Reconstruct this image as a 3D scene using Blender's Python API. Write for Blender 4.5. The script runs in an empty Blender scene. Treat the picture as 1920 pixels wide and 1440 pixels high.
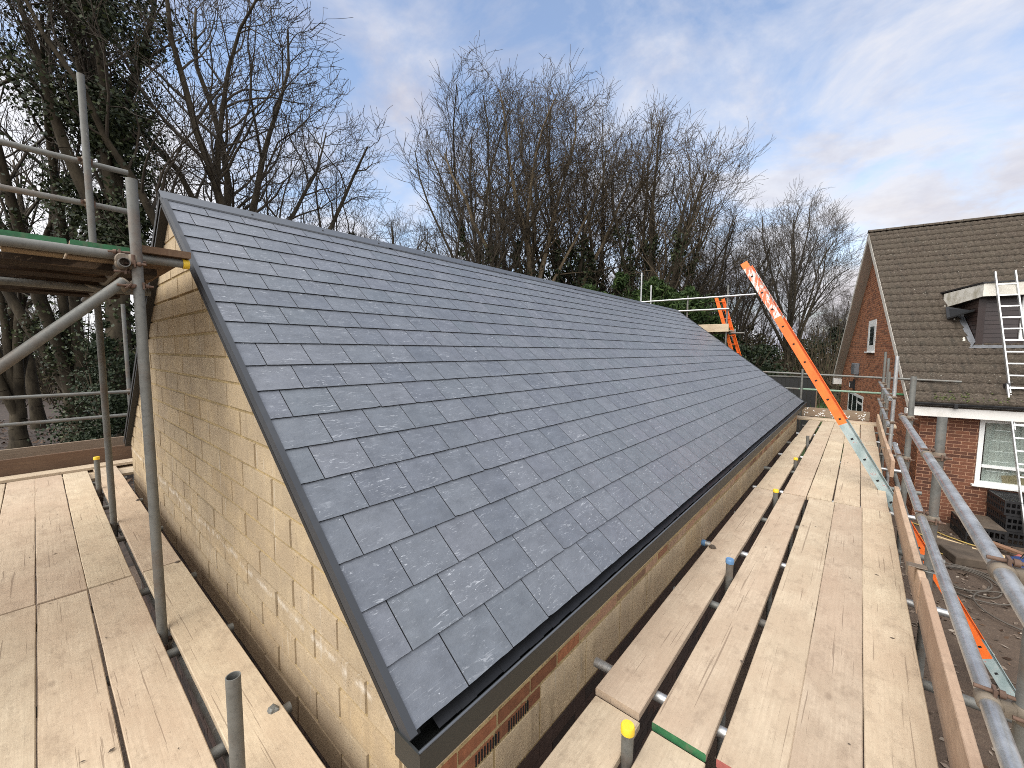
import bpy, math, random
import numpy as np
from mathutils import Vector, Matrix
R = math.radians
SC = bpy.context.scene
COL = SC.collection
# ---------------------------------------------------------------- camera
PSI, TH, RO, FPX = 0.7070911, 0.0819516, 0.0056302, 763.3168
GZ = -3.8                                   # ground level (the camera is the origin)
DZ = -1.65                                  # scaffold deck level
def _cam():
    F = Vector((-math.sin(PSI), math.cos(PSI), 0)); Rr = Vector((math.cos(PSI), math.sin(PSI), 0)); U = Vector((0, 0, 1))
    fw = F*math.cos(TH) - U*math.sin(TH); up = F*math.sin(TH) + U*math.cos(TH)
    r2 = Rr*math.cos(RO) + up*math.sin(RO); u2 = -Rr*math.sin(RO) + up*math.cos(RO)
    cd = bpy.data.cameras.new('camera'); co = bpy.data.objects.new('camera', cd); COL.objects.link(co)
    m = Matrix((r2, u2, -fw)).transposed().to_4x4()
    co.matrix_world = m
    cd.sensor_width = 36; cd.lens = FPX/1920*36; cd.clip_start = 0.05; cd.clip_end = 800
    SC.camera = co
_cam()
SC.cycles.filter_width = 0.95; SC.cycles.use_denoising = False; SC.cycles.use_adaptive_sampling = False
SC.render.resolution_x, SC.render.resolution_y = 1024, 768
# ---------------------------------------------------------------- light
SUN_DIR = Vector((-0.06, -0.62, 0.74)).normalized()     # towards the sun
EXPOSURE = 1.0
def N(nt, typ, ins=None, **props):
    n = nt.nodes.new(typ)
    for k, v in props.items(): setattr(n, k, v)
    if ins:
        for k, v in ins.items():
            s = n.inputs[k]
            if isinstance(v, bpy.types.NodeSocket): nt.links.new(v, s)
            else: s.default_value = v
    return n
def ramp(nt, fac, stops, interp='LINEAR'):
    n = nt.nodes.new('ShaderNodeValToRGB'); cr = n.color_ramp; cr.interpolation = interp
    while len(cr.elements) < len(stops): cr.elements.new(0.5)
    for e, (p, c) in zip(cr.elements, stops):
        e.position = p; e.color = c if len(c) == 4 else (*c, 1)
    nt.links.new(fac, n.inputs[0]); return n.outputs[0]
def g(v): return (v, v, v)
def mixc(nt, fac, a, b, blend='MIX'):
    n = nt.nodes.new('ShaderNodeMix'); n.data_type = 'RGBA'; n.blend_type = blend
    for i, v in ((0, fac), (6, a), (7, b)):
        if isinstance(v, bpy.types.NodeSocket): nt.links.new(v, n.inputs[i])
        elif i == 0: n.inputs[0].default_value = v
        else: n.inputs[i].default_value = v if len(v) == 4 else (*v, 1)
    return n.outputs[2]
def math_(nt, op, a, b=0.0, clamp=False):
    n = nt.nodes.new('ShaderNodeMath'); n.operation = op; n.use_clamp = clamp
    for i, v in ((0, a), (1, b)):
        if isinstance(v, bpy.types.NodeSocket): nt.links.new(v, n.inputs[i])
        else: n.inputs[i].default_value = v
    return n.outputs[0]
def noise(nt, v, s, d=4.0, r=0.55, dist=0.0):
    return N(nt, 'ShaderNodeTexNoise', {'Vector': v, 'Scale': s, 'Detail': d, 'Roughness': r, 'Distortion': dist}).outputs[0]
def _world():
    w = bpy.data.worlds.new('World'); SC.world = w; w.use_nodes = True
    nt = w.node_tree; nt.nodes.clear()
    out = N(nt, 'ShaderNodeOutputWorld'); bg = N(nt, 'ShaderNodeBackground')
    sky = N(nt, 'ShaderNodeTexSky'); sky.sky_type = 'NISHITA'; sky.sun_disc = False
    sky.sun_elevation = math.asin(SUN_DIR.z); sky.sun_rotation = math.atan2(SUN_DIR.x, SUN_DIR.y)
    sky.air_density = 1.0; sky.dust_density = 0.6; sky.ozone_density = 2.0
    blue = mixc(nt, 1.0, sky.outputs[0], (0.152, 0.140, 0.130), 'MULTIPLY')
    tc = N(nt, 'ShaderNodeTexCoord')
    xyz = N(nt, 'ShaderNodeSeparateXYZ', {0: tc.outputs['Generated']})
    zz = math_(nt, 'MAXIMUM', math_(nt, 'ADD', xyz.outputs[2], 0.22), 0.08)
    px = math_(nt, 'DIVIDE', xyz.outputs[0], zz); py = math_(nt, 'DIVIDE', xyz.outputs[1], zz)
    p = N(nt, 'ShaderNodeCombineXYZ', {0: px, 1: py, 2: 0.0}).outputs[0]
    n1 = N(nt, 'ShaderNodeTexNoise', {'Vector': p, 'Scale': 2.3, 'Detail': 11.0, 'Roughness': 0.60, 'Distortion': 0.35})
    n2 = N(nt, 'ShaderNodeTexNoise', {'Vector': N(nt, 'ShaderNodeMapping', {0: p, 1: (7.3, 2.1, 0), 2: (0, 0, R(25)), 3: (1.0, 0.45, 1)}).outputs[0], 'Scale': 1.0, 'Detail': 6.0, 'Roughness': 0.55})
    sd = N(nt, 'ShaderNodeVectorMath', {0: tc.outputs['Generated'], 1: (-0.995, -0.10, 0.02)}, operation='DOT_PRODUCT').outputs['Value']
    ed = N(nt, 'ShaderNodeVectorMath', {0: tc.outputs['Generated'], 1: (0.20, 0.95, 0.22)}, operation='DOT_PRODUCT').outputs['Value']
    low = math_(nt, 'SUBTRACT', 0.42, xyz.outputs[2])
    bias = math_(nt, 'ADD', math_(nt, 'MULTIPLY', math_(nt, 'MAXIMUM', math_(nt, 'SUBTRACT', sd, 0.86), 0.0), 2.2),
                 math_(nt, 'MULTIPLY', math_(nt, 'MAXIMUM', math_(nt, 'SUBTRACT', ed, 0.80), 0.0), 0.55))
    bias = math_(nt, 'ADD', bias, math_(nt, 'MULTIPLY', math_(nt, 'MAXIMUM', low, 0.0), 0.55))
    m = math_(nt, 'ADD', n1.outputs[0], bias)
    mask = ramp(nt, m, [(0.44, g(0.08)), (0.56, g(0.45)), (0.68, g(0.9)), (0.80, g(1.0))])
    shade = ramp(nt, math_(nt, 'ADD', math_(nt, 'MULTIPLY', n2.outputs[0], 0.7), math_(nt, 'MULTIPLY', noise(nt, p, 5.0, 8.0, 0.62), 0.3)), [(0.42, g(0.0)), (0.56, g(1.0))])
    cl_grey = (0.29, 0.292, 0.345); cl_wht = (0.425, 0.43, 0.465)
    cloud = mixc(nt, shade, cl_grey, cl_wht)
    glow = ramp(nt, sd, [(0.84, g(0.0)), (0.99, g(0.8))])
    cloud = mixc(nt, glow, cloud, (0.60, 0.60, 0.61))
    warm = math_(nt, 'MULTIPLY', ramp(nt, ed, [(0.93, g(0.0)), (0.995, g(1.0))]), ramp(nt, xyz.outputs[2], [(0.06, g(1.0)), (0.34, g(0.0))]))
    cloud = mixc(nt, math_(nt, 'MULTIPLY', warm, 0.75), cloud, (0.56, 0.50, 0.44))
    colr = mixc(nt, mask, blue, cloud)
    sg = N(nt, 'ShaderNodeVectorMath', {0: tc.outputs['Generated'], 1: tuple(SUN_DIR)}, operation='DOT_PRODUCT').outputs['Value']
    colr = mixc(nt, ramp(nt, sg, [(0.42, g(0.0)), (1.0, g(1.0))]), colr, (1.75, 1.72, 1.67))  # out-of-view sky around the sun brightened to add soft directional light
    rg_ = N(nt, 'ShaderNodeVectorMath', {0: tc.outputs['Generated'], 1: (0.90, 0.12, 0.42)}, operation='DOT_PRODUCT').outputs['Value']
    colr = mixc(nt, ramp(nt, rg_, [(0.70, g(0.0)), (0.98, g(1.0))]), colr, (0.80, 0.79, 0.785))  # unseen bright sky lobe added on the right to light the side wall
    nt.links.new(colr, bg.inputs[0]); bg.inputs[1].default_value = 1.0
    nt.links.new(bg.outputs[0], out.inputs[0])
_world()
sl = bpy.data.lights.new('sun', 'SUN'); sl.energy = 1.2; sl.angle = R(60); sl.color = (1.0, 0.965, 0.91)
so = bpy.data.objects.new('sun', sl); COL.objects.link(so); so.rotation_euler = SUN_DIR.to_track_quat('Z', 'Y').to_euler()
SC.view_settings.view_transform = 'Standard'; SC.view_settings.look = 'None'; SC.view_settings.gamma = 1.0
SC.view_settings.exposure = EXPOSURE; SC.view_settings.use_curve_mapping = False
# ---------------------------------------------------------------- materials
def new_mat(name):
    m = bpy.data.materials.new(name); m.use_nodes = True
    nt = m.node_tree; b = nt.nodes['Principled BSDF']; return m, nt, b
def objco(nt, rnd=True, scale=(1, 1, 1), geo=False):
    tc = N(nt, 'ShaderNodeTexCoord').outputs['Object']
    v = tc
    if rnd:
        r = N(nt, 'ShaderNodeNewGeometry').outputs['Random Per Island'] if geo else N(nt, 'ShaderNodeObjectInfo').outputs['Random']
        off = N(nt, 'ShaderNodeVectorMath', {0: N(nt, 'ShaderNodeCombineXYZ', {0: r, 1: r, 2: r}).outputs[0], 1: (37.7, 91.3, 53.1)}, operation='MULTIPLY').outputs[0]
        v = N(nt, 'ShaderNodeVectorMath', {0: tc, 1: off}, operation='ADD').outputs[0]
    if scale != (1, 1, 1):
        v = N(nt, 'ShaderNodeVectorMath', {0: v, 1: scale}, operation='MULTIPLY').outputs[0]
    return v
def stretch(nt, v, sc):
    return N(nt, 'ShaderNodeVectorMath', {0: v, 1: sc}, operation='MULTIPLY').outputs[0]
def bump(nt, b, h, strength, dist=0.01):
    n = N(nt, 'ShaderNodeBump', {'Height': h, 'Strength': strength, 'Distance': dist}); nt.links.new(n.outputs[0], b.inputs['Normal'])
def plain(name, col, rough=0.6, var=0.15, scale=8.0, metal=0.0, bmp=0.0, dirt=None, rnd=True):
    m, nt, b = new_mat(name)
    v = objco(nt, rnd)
    n1 = noise(nt, v, scale, 6.0, 0.6)
    f = ramp(nt, n1, [(0.3, g(0)), (0.7, g(1))])
    lo = tuple(c*(1-var) for c in col); hi = tuple(min(1, c*(1+var)) for c in col)
    c = mixc(nt, f, lo, hi)
    if dirt:
        n2 = noise(nt, v, scale*0.45, 8.0, 0.68)
        c = mixc(nt, math_(nt, 'MULTIPLY', ramp(nt, n2, [(0.52, g(0)), (0.66, g(1))]), dirt[1]), c, dirt[0])
    nt.links.new(c, b.inputs['Base Color']); b.inputs['Roughness'].default_value = rough; b.inputs['Metallic'].default_value = metal
    if bmp: bump(nt, b, noise(nt, v, scale*5, 4.0), bmp, 0.004)
    return m
M = {}
def mat_slate():
    m, nt, b = new_mat('natural_slate')
    gi = N(nt, 'ShaderNodeNewGeometry').outputs['Random Per Island']
    v = objco(nt, True, geo=True)
    tone = ramp(nt, gi, [(0, (0.100, 0.111, 0.130)), (0.2, (0.120, 0.128, 0.149)), (0.4, (0.106, 0.119, 0.135)), (0.6, (0.128, 0.136, 0.155)), (0.8, (0.114, 0.126, 0.143)), (1, (0.102, 0.111, 0.131))])
    n1 = noise(nt, stretch(nt, v, (1, 0.6, 1)), 14.0, 8.0, 0.65)
    c = mixc(nt, ramp(nt, n1, [(0.3, g(0)), (0.75, g(1))]), mixc(nt, 1.0, tone, g(0.80), 'MULTIPLY'), mixc(nt, 1.0, tone, g(1.22), 'MULTIPLY'))
    # pale riven scratches and chalk marks running across the slate
    sn = noise(nt, stretch(nt, v, (4.5, 0.8, 4.5)), 24.0, 8.0, 0.68, 1.2)
    patch = ramp(nt, noise(nt, v, 5.5, 3.0, 0.6), [(0.36, g(0)), (0.56, g(1))])
    amt = ramp(nt, N(nt, 'ShaderNodeMath', {0: gi, 1: 7.13}, operation='MULTIPLY').outputs[0], [(0, g(0.3)), (1, g(1))])
    fr = N(nt, 'ShaderNodeMath', {0: math_(nt, 'MULTIPLY', gi, 17.31)}, operation='FRACT').outputs[0]
    mk = math_(nt, 'MULTIPLY', ramp(nt, sn, [(0.585, g(0)), (0.64, g(1))]), patch)
    mk = math_(nt, 'MULTIPLY', mk, math_(nt, 'ADD', math_(nt, 'MULTIPLY', fr, 0.6), 0.4))
    vo = N(nt, 'ShaderNodeTexVoronoi', {'Vector': v, 'Scale': 34.0, 'Randomness': 1.0}).outputs['Distance']
    sp = math_(nt, 'MULTIPLY', ramp(nt, vo, [(0.05, g(1)), (0.12, g(0))]), ramp(nt, noise(nt, v, 11.0, 2.0), [(0.56, g(0)), (0.64, g(1))]))
    s2 = noise(nt, stretch(nt, v, (1.6, 0.45, 1.6)), 17.0, 7.0, 0.7, 1.6)
    p2 = ramp(nt, noise(nt, v, 3.2, 4.0, 0.6), [(0.44, g(0)), (0.62, g(1))])
    mk2 = math_(nt, 'MULTIPLY', math_(nt, 'MULTIPLY', ramp(nt, s2, [(0.60, g(0)), (0.66, g(0.9))]), p2), ramp(nt, N(nt, 'ShaderNodeMath', {0: math_(nt, 'MULTIPLY', gi, 41.7)}, operation='FRACT').outputs[0], [(0.15, g(0.3)), (0.7, g(1))]))
    mk = math_(nt, 'MAXIMUM', mk, mk2)
    haze_ = math_(nt, 'MULTIPLY', ramp(nt, noise(nt, v, 7.0, 6.0, 0.7), [(0.45, g(0)), (0.75, g(1))]), 0.28)
    c = mixc(nt, haze_, c, (0.16, 0.17, 0.185))
    mk = math_(nt, 'MAXIMUM', mk, sp)
    c = mixc(nt, math_(nt, 'MULTIPLY', mk, 0.75), c, (0.46, 0.48, 0.51))
    nt.links.new(c, b.inputs['Base Color']); b.inputs['Roughness'].default_value = 0.40
    b.inputs['Specular IOR Level'].default_value = 0.55
    h = math_(nt, 'ADD', noise(nt, stretch(nt, v, (1, 0.45, 1)), 26.0, 9.0, 0.70), math_(nt, 'MULTIPLY', noise(nt, v, 5.0, 3.0), 0.8))
    bump(nt, b, h, 0.7, 0.006)
    return m
M['slate'] = mat_slate()
M['slate_edge'] = plain('shade_dark_slate_edge', (0.030, 0.032, 0.036), 0.8, 0.3, 30)  # cut slate edges, darkened further for the shade line under each course
def mat_wood(name, pale, dark, gap=False):
    m, nt, b = new_mat(name)
    v = objco(nt, True)
    rnd = N(nt, 'ShaderNodeObjectInfo').outputs['Random']
    grain = noise(nt, stretch(nt, v, (0.7, 14.0, 14.0)), 6.0, 6.0, 0.6, 0.6)
    rings = N(nt, 'ShaderNodeTexWave', {'Vector': stretch(nt, v, (0.05, 1, 1)), 'Scale': 14.0, 'Distortion': 7.0, 'Detail': 3.0, 'Detail Scale': 1.2}, bands_direction='Y').outputs['Fac']
    blot = noise(nt, stretch(nt, v, (1, 1.6, 1)), 2.6, 8.0, 0.66)
    c = mixc(nt, ramp(nt, grain, [(0.30, g(0)), (0.72, g(1))]), dark, pale)
    c = mixc(nt, math_(nt, 'MULTIPLY', ramp(nt, rings, [(0.55, g(0)), (0.9, g(1))]), 0.10), c, tuple(x*0.62 for x in dark))
    c = mixc(nt, math_(nt, 'MULTIPLY', ramp(nt, blot, [(0.42, g(1)), (0.60, g(0))]), 0.6), c, (dark[0]*0.84, dark[1]*0.80, dark[2]*0.78))
    c = mixc(nt, math_(nt, 'MULTIPLY', ramp(nt, noise(nt, v, 38.0, 5.0, 0.75), [(0.40, g(1)), (0.62, g(0))]), 0.28), c, tuple(x*0.7 for x in dark))
    big = noise(nt, stretch(nt, v, (0.6, 1.2, 1)), 1.5, 4.0, 0.6)
    c = mixc(nt, math_(nt, 'MULTIPLY', ramp(nt, big, [(0.45, g(0)), (0.68, g(1))]), 0.35), c, (pale[0]*0.78, pale[1]*0.68, pale[2]*0.66))
    # long drying splits, short gouges and muddy marks
    sp = noise(nt, stretch(nt, v, (0.26, 15.0, 1.0)), 5.0, 4.0, 0.55, 0.35)
    split = ramp(nt, sp, [(0.652, g(0)), (0.668, g(1))])
    go = noise(nt, stretch(nt, v, (2.4, 9.0, 1.0)), 14.0, 3.0, 0.6, 2.5)
    gouge = math_(nt, 'MULTIPLY', ramp(nt, go, [(0.665, g(0)), (0.70, g(1))]), 0.55)
    mud = math_(nt, 'MULTIPLY', ramp(nt, noise(nt, stretch(nt, v, (1.0, 1.5, 1)), 7.0, 9.0, 0.75), [(0.52, g(0)), (0.68, g(1))]), 0.48)
    kv = N(nt, 'ShaderNodeTexVoronoi', {'Vector': stretch(nt, v, (0.55, 1, 0.01)), 'Scale': 3.6}).outputs['Distance']
    knot = ramp(nt, kv, [(0.030, g(0.55)), (0.055, g(0.25)), (0.075, g(0))])
    mud = math_(nt, 'MAXIMUM', mud, knot)
    dk = math_(nt, 'MAXIMUM', math_(nt, 'MULTIPLY', split, 0.8), math_(nt, 'MAXIMUM', gouge, mud))
    c = mixc(nt, math_(nt, 'MULTIPLY', dk, 0.75), c, (0.17, 0.125, 0.09))
    tint = ramp(nt, rnd, [(0, (1.0, 0.96, 0.91)), (0.25, (0.92, 0.89, 0.86)), (0.5, (1.06, 1.03, 0.97)), (0.75, (0.96, 0.90, 0.87)), (1, (0.84, 0.79, 0.78))])
    c = mixc(nt, 1.0, c, tint, 'MULTIPLY')
    nt.links.new(c, b.inputs['Base Color']); b.inputs['Roughness'].default_value = 0.85; b.inputs['Specular IOR Level'].default_value = 0.2
    h = math_(nt, 'SUBTRACT', math_(nt, 'MULTIPLY', grain, 0.6), math_(nt, 'MULTIPLY', dk, 1.0))
    bump(nt, b, h, 0.35, 0.004)
    return m
M['board'] = mat_wood('scaffold_board_wood', (0.565, 0.484, 0.365), (0.462, 0.386, 0.285))
M['board_tan'] = mat_wood('tan_toe_board_wood', (0.56, 0.43, 0.31), (0.44, 0.33, 0.235))
M['board_dark'] = mat_wood('shade_dark_board_wood', (0.045, 0.030, 0.020), (0.024, 0.017, 0.012))  # underside shade of the high platform put into the wood colour
M['board_brown'] = mat_wood('weathered_board_wood', (0.20, 0.135, 0.085), (0.12, 0.08, 0.055))
M['board_grey'] = mat_wood('grey_board_wood', (0.30, 0.245, 0.185), (0.20, 0.16, 0.12))
def mat_galv(name, col, rust=0.25, rough=0.42, metal=0.55):
    m, nt, b = new_mat(name)
    v = objco(nt, True)
    n1 = noise(nt, v, 9.0, 10.0, 0.72); n2 = noise(nt, v, 4.0, 8.0, 0.7)
    lo = tuple(x*0.75 for x in col); hi = tuple(min(1, x*1.18) for x in col)
    c = mixc(nt, ramp(nt, n1, [(0.3, g(0)), (0.7, g(1))]), lo, hi)
    c = mixc(nt, math_(nt, 'MULTIPLY', ramp(nt, n2, [(0.50, g(0)), (0.68, g(1))]), rust), c, (0.13, 0.085, 0.058))
    n3 = noise(nt, v, 34.0, 6.0, 0.75)
    c = mixc(nt, math_(nt, 'MULTIPLY', ramp(nt, n3, [(0.52, g(0)), (0.66, g(1))]), 0.45), c, tuple(x*0.45 for x in col))
    c = mixc(nt, ramp(nt, noise(nt, v, 7.0, 4.0, 0.5, 1.0), [(0.70, g(0)), (0.73, g(0.8))]), c, (0.55, 0.53, 0.47))
    nt.links.new(c, b.inputs['Base Color']); b.inputs['Metallic'].default_value = metal
    nt.links.new(ramp(nt, n1, [(0.3, g(rough-0.08)), (0.7, g(rough+0.15))]), b.inputs['Roughness'])
    bump(nt, b, noise(nt, v, 60.0, 3.0), 0.05, 0.002)
    return m
M['galv'] = mat_galv('galvanised_steel', (0.50, 0.505, 0.50), 0.22, 0.34, 0.75)
M['galv_dull'] = mat_galv('dull_galvanised_steel', (0.155, 0.155, 0.142), 0.6, 0.55, 0.35)
M['coupler'] = mat_galv('coupler_steel', (0.20, 0.165, 0.125), 0.8, 0.65, 0.3)
M['rust'] = plain('rusty_bolt_steel', (0.105, 0.062, 0.042), 0.8, 0.35, 40.0)
M['yellow'] = plain('yellow_plastic_cap', (0.72, 0.48, 0.03), 0.45, 0.12, 20)
M['blue'] = plain('blue_plastic_cap', (0.09, 0.19, 0.34), 0.5, 0.2, 20)
M['green'] = plain('green_paint', (0.025, 0.125, 0.048), 0.7, 0.3, 25, dirt=((0.16, 0.13, 0.09), 0.6))
M['red_paint'] = plain('red_paint', (0.34, 0.10, 0.085), 0.7, 0.2, 25)
M['dark_trim'] = plain('anthracite_upvc', (0.027, 0.030, 0.035), 0.55, 0.10, 3.0, dirt=((0.075, 0.075, 0.075), 0.4))
M['gutter'] = plain('anthracite_aluminium', (0.015, 0.016, 0.0145), 0.5, 0.10, 2.5, dirt=((0.06, 0.055, 0.05), 0.3))
M['ridge'] = plain('grey_ridge_metal', (0.070, 0.077, 0.088), 0.45, 0.10, 3.0)
M['black'] = plain('black_plastic', (0.012, 0.012, 0.013), 0.45, 0.3, 12.0)
M['soffit_black'] = plain('black_soffit', (0.010, 0.010, 0.010), 0.6, 0.2, 12.0)
def mat_block(k=1.0, name='concrete_block'):
    m, nt, b = new_mat(name)
    gi = N(nt, 'ShaderNodeNewGeometry').outputs['Random Per Island']
    v = objco(nt, True, geo=True); vw = objco(nt, False)
    tone = ramp(nt, gi, [(0, (0.435, 0.335, 0.210)), (0.2, (0.49, 0.385, 0.250)), (0.4, (0.425, 0.340, 0.228)), (0.6, (0.51, 0.40, 0.255)), (0.8, (0.45, 0.340, 0.205)), (1, (0.47, 0.375, 0.255))])
    n1 = noise(nt, v, 90.0, 4.0, 0.7); n2 = noise(nt, vw, 3.2, 7.0, 0.66)
    c = mixc(nt, ramp(nt, n1, [(0.25, g(0)), (0.75, g(1))]), mixc(nt, 1.0, tone, g(0.84), 'MULTIPLY'), mixc(nt, 1.0, tone, g(1.12), 'MULTIPLY'))
    c = mixc(nt, math_(nt, 'MULTIPLY', ramp(nt, n2, [(0.40, g(1)), (0.58, g(0))]), 0.5), c, (0.30, 0.235, 0.165))
    c = mixc(nt, 1.0, c, g(k), 'MULTIPLY')
    # rain streaks
    st = noise(nt, stretch(nt, vw, (6.0, 6.0, 0.8)), 3.0, 5.0, 0.6)
    c = mixc(nt, math_(nt, 'MULTIPLY', ramp(nt, st, [(0.54, g(0)), (0.70, g(1))]), 0.45), c, (0.26, 0.20, 0.13))
    st2 = noise(nt, stretch(nt, vw, (9.0, 9.0, 0.7)), 3.4, 4.0, 0.6)
    c = mixc(nt, math_(nt, 'MULTIPLY', ramp(nt, st2, [(0.62, g(0)), (0.72, g(1))]), 0.45), c, (0.50, 0.46, 0.39))
    # pits
    vo = N(nt, 'ShaderNodeTexVoronoi', {'Vector': v, 'Scale': 60.0}).outputs['Distance']
    pit = math_(nt, 'MULTIPLY', ramp(nt, vo, [(0.10, g(1)), (0.2, g(0))]), ramp(nt, noise(nt, v, 12.0, 2.0), [(0.55, g(0)), (0.62, g(1))]))
    c = mixc(nt, math_(nt, 'MULTIPLY', pit, 0.7), c, (0.10, 0.075, 0.045))
    # lime bloom line low on the wall
    z = N(nt, 'ShaderNodeSeparateXYZ', {0: vw}).outputs[2]
    ln = math_(nt, 'ABSOLUTE', math_(nt, 'ADD', math_(nt, 'ADD', z, 1.325), math_(nt, 'MULTIPLY', math_(nt, 'SUBTRACT', noise(nt, vw, 5.0, 4.0), 0.5), 0.10)))
    wl = math_(nt, 'MULTIPLY', ramp(nt, ln, [(0.004, g(1)), (0.028, g(0))]), ramp(nt, noise(nt, vw, 9.0, 5.0, 0.7), [(0.44, g(0)), (0.58, g(1))]))
    c = mixc(nt, math_(nt, 'MULTIPLY', wl, 0.45), c, (0.66, 0.62, 0.55))
    low_z = math_(nt, 'ADD', z, math_(nt, 'MULTIPLY', math_(nt, 'SUBTRACT', noise(nt, stretch(nt, vw, (1, 1, 0.5)), 4.0, 6.0, 0.65), 0.5), 0.22))
    damp = N(nt, 'ShaderNodeMapRange', {0: low_z, 1: -1.74, 2: -1.50, 3: 0.72, 4: 0.0}).outputs[0]  # darker brown mixed in towards the foot of the wall
    c = mixc(nt, damp, c, (0.13, 0.088, 0.056)) if k < 1 else c  # brown mixed in low on the gable blocks
    nt.links.new(c, b.inputs['Base Color']); b.inputs['Roughness'].default_value = 0.92; b.inputs['Specular IOR Level'].default_value = 0.15
    h = math_(nt, 'SUBTRACT', n1, math_(nt, 'MULTIPLY', pit, 1.5))
    bump(nt, b, h, 0.6, 0.006)
    return m
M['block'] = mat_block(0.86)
M['block_pale'] = mat_block(1.2, 'dusty_brightened_block')  # dusty side-wall blocks, colour raised to make up for sky-only light
def mat_mortar(name, col):
    m, nt, b = new_mat(name); v = objco(nt, False)
    c = mixc(nt, ramp(nt, noise(nt, v, 5.0, 6.0, 0.65), [(0.38, g(0)), (0.62, g(1))]), tuple(x*0.72 for x in col), col)
    c = mixc(nt, ramp(nt, noise(nt, v, 60.0, 3.0), [(0.56, g(0)), (0.64, g(0.6))]), c, tuple(x*0.3 for x in col))
    nt.links.new(c, b.inputs['Base Color']); b.inputs['Roughness'].default_value = 0.95
    bump(nt, b, noise(nt, v, 80.0, 4.0), 0.7, 0.006)
    return m
M['mortar_yellow'] = mat_mortar('yellow_mortar', (0.43, 0.318, 0.155))
M['mortar_grey'] = mat_mortar('brick_mortar', (0.42, 0.24, 0.15))
def mat_brick(name, a, bb, cc):
    m, nt, b = new_mat(name)
    gi = N(nt, 'ShaderNodeNewGeometry').outputs['Random Per Island']; v = objco(nt, True, geo=True)
    tone = ramp(nt, gi, [(0, a), (0.35, bb), (0.7, cc), (0.9, tuple(x*0.5 for x in a)), (1, bb)])
    n1 = noise(nt, v, 30.0, 5.0, 0.7)
    c = mixc(nt, ramp(nt, n1, [(0.3, g(0)), (0.7, g(1))]), mixc(nt, 1.0, tone, g(0.7), 'MULTIPLY'), mixc(nt, 1.0, tone, g(1.2), 'MULTIPLY'))
    nt.links.new(c, b.inputs['Base Color']); b.inputs['Roughness'].default_value = 0.9
    bump(nt, b, n1, 0.4, 0.004)
    return m
M['brick'] = mat_brick('red_brick', (0.132, 0.051, 0.028), (0.165, 0.063, 0.033), (0.100, 0.039, 0.024))
M['brick_orange'] = mat_brick('orange_brick', (0.28, 0.108, 0.049), (0.33, 0.130, 0.058), (0.22, 0.080, 0.039))
M['brick_smeared'] = mat_brick('mortar_smeared_brick', (0.38, 0.20, 0.115), (0.42, 0.28, 0.18), (0.33, 0.155, 0.085))
M['brick_shade'] = mat_brick('shade_dark_foot_brick', (0.045, 0.028, 0.022), (0.06, 0.034, 0.025), (0.035, 0.024, 0.02))  # foot bricks coloured near-black for the shade behind the boards
M['upvc'] = plain('white_upvc', (0.74, 0.74, 0.72), 0.35, 0.04, 3.0, dirt=((0.48, 0.46, 0.40), 0.35))
M['fascia_white'] = plain('white_fascia_board', (0.70, 0.68, 0.64), 0.45, 0.05, 2.0, dirt=((0.42, 0.38, 0.30), 0.5))
M['fascia_dirty'] = plain('stained_white_board', (0.62, 0.59, 0.52), 0.6, 0.08, 4.0, dirt=((0.30, 0.27, 0.19), 0.8))
M['soffit'] = plain('brown_grey_soffit', (0.42, 0.355, 0.30), 0.7, 0.08, 2.0)
M['barge'] = plain('pale_bargeboard', (0.55, 0.51, 0.45), 0.6, 0.1, 2.0, dirt=((0.28, 0.25, 0.20), 0.6))
M['cladding'] = plain('dark_maroon_cladding', (0.024, 0.013, 0.011), 0.4, 0.2, 5.0)
M['lead'] = plain('lead_flashing', (0.13, 0.135, 0.145), 0.55, 0.25, 6.0, dirt=((0.08, 0.08, 0.08), 0.7), bmp=0.3)
M['curtain'] = plain('grey_curtain', (0.72, 0.70, 0.66), 0.9, 0.08, 3.0)
M['dark_in'] = plain('dark_interior', (0.02, 0.02, 0.02), 0.9, 0.1, 3.0)
M['cardboard'] = plain('cardboard', (0.42, 0.31, 0.18), 0.9, 0.1, 3.0)
def mat_glass():
    m, nt, b = new_mat('window_glass')
    out = nt.nodes['Material Output']; nt.nodes.remove(b)
    tr = N(nt, 'ShaderNodeBsdfTransparent', {0: (0.82, 0.86, 0.85, 1)}); gl = N(nt, 'ShaderNodeBsdfGlossy', {'Color': (0.9, 0.9, 0.9, 1), 'Roughness': 0.03})
    mx = N(nt, 'ShaderNodeMixShader', {0: 0.10, 1: tr.outputs[0], 2: gl.outputs[0]})
    nt.links.new(mx.outputs[0], out.inputs[0]); return m
M['glass'] = mat_glass()
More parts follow.
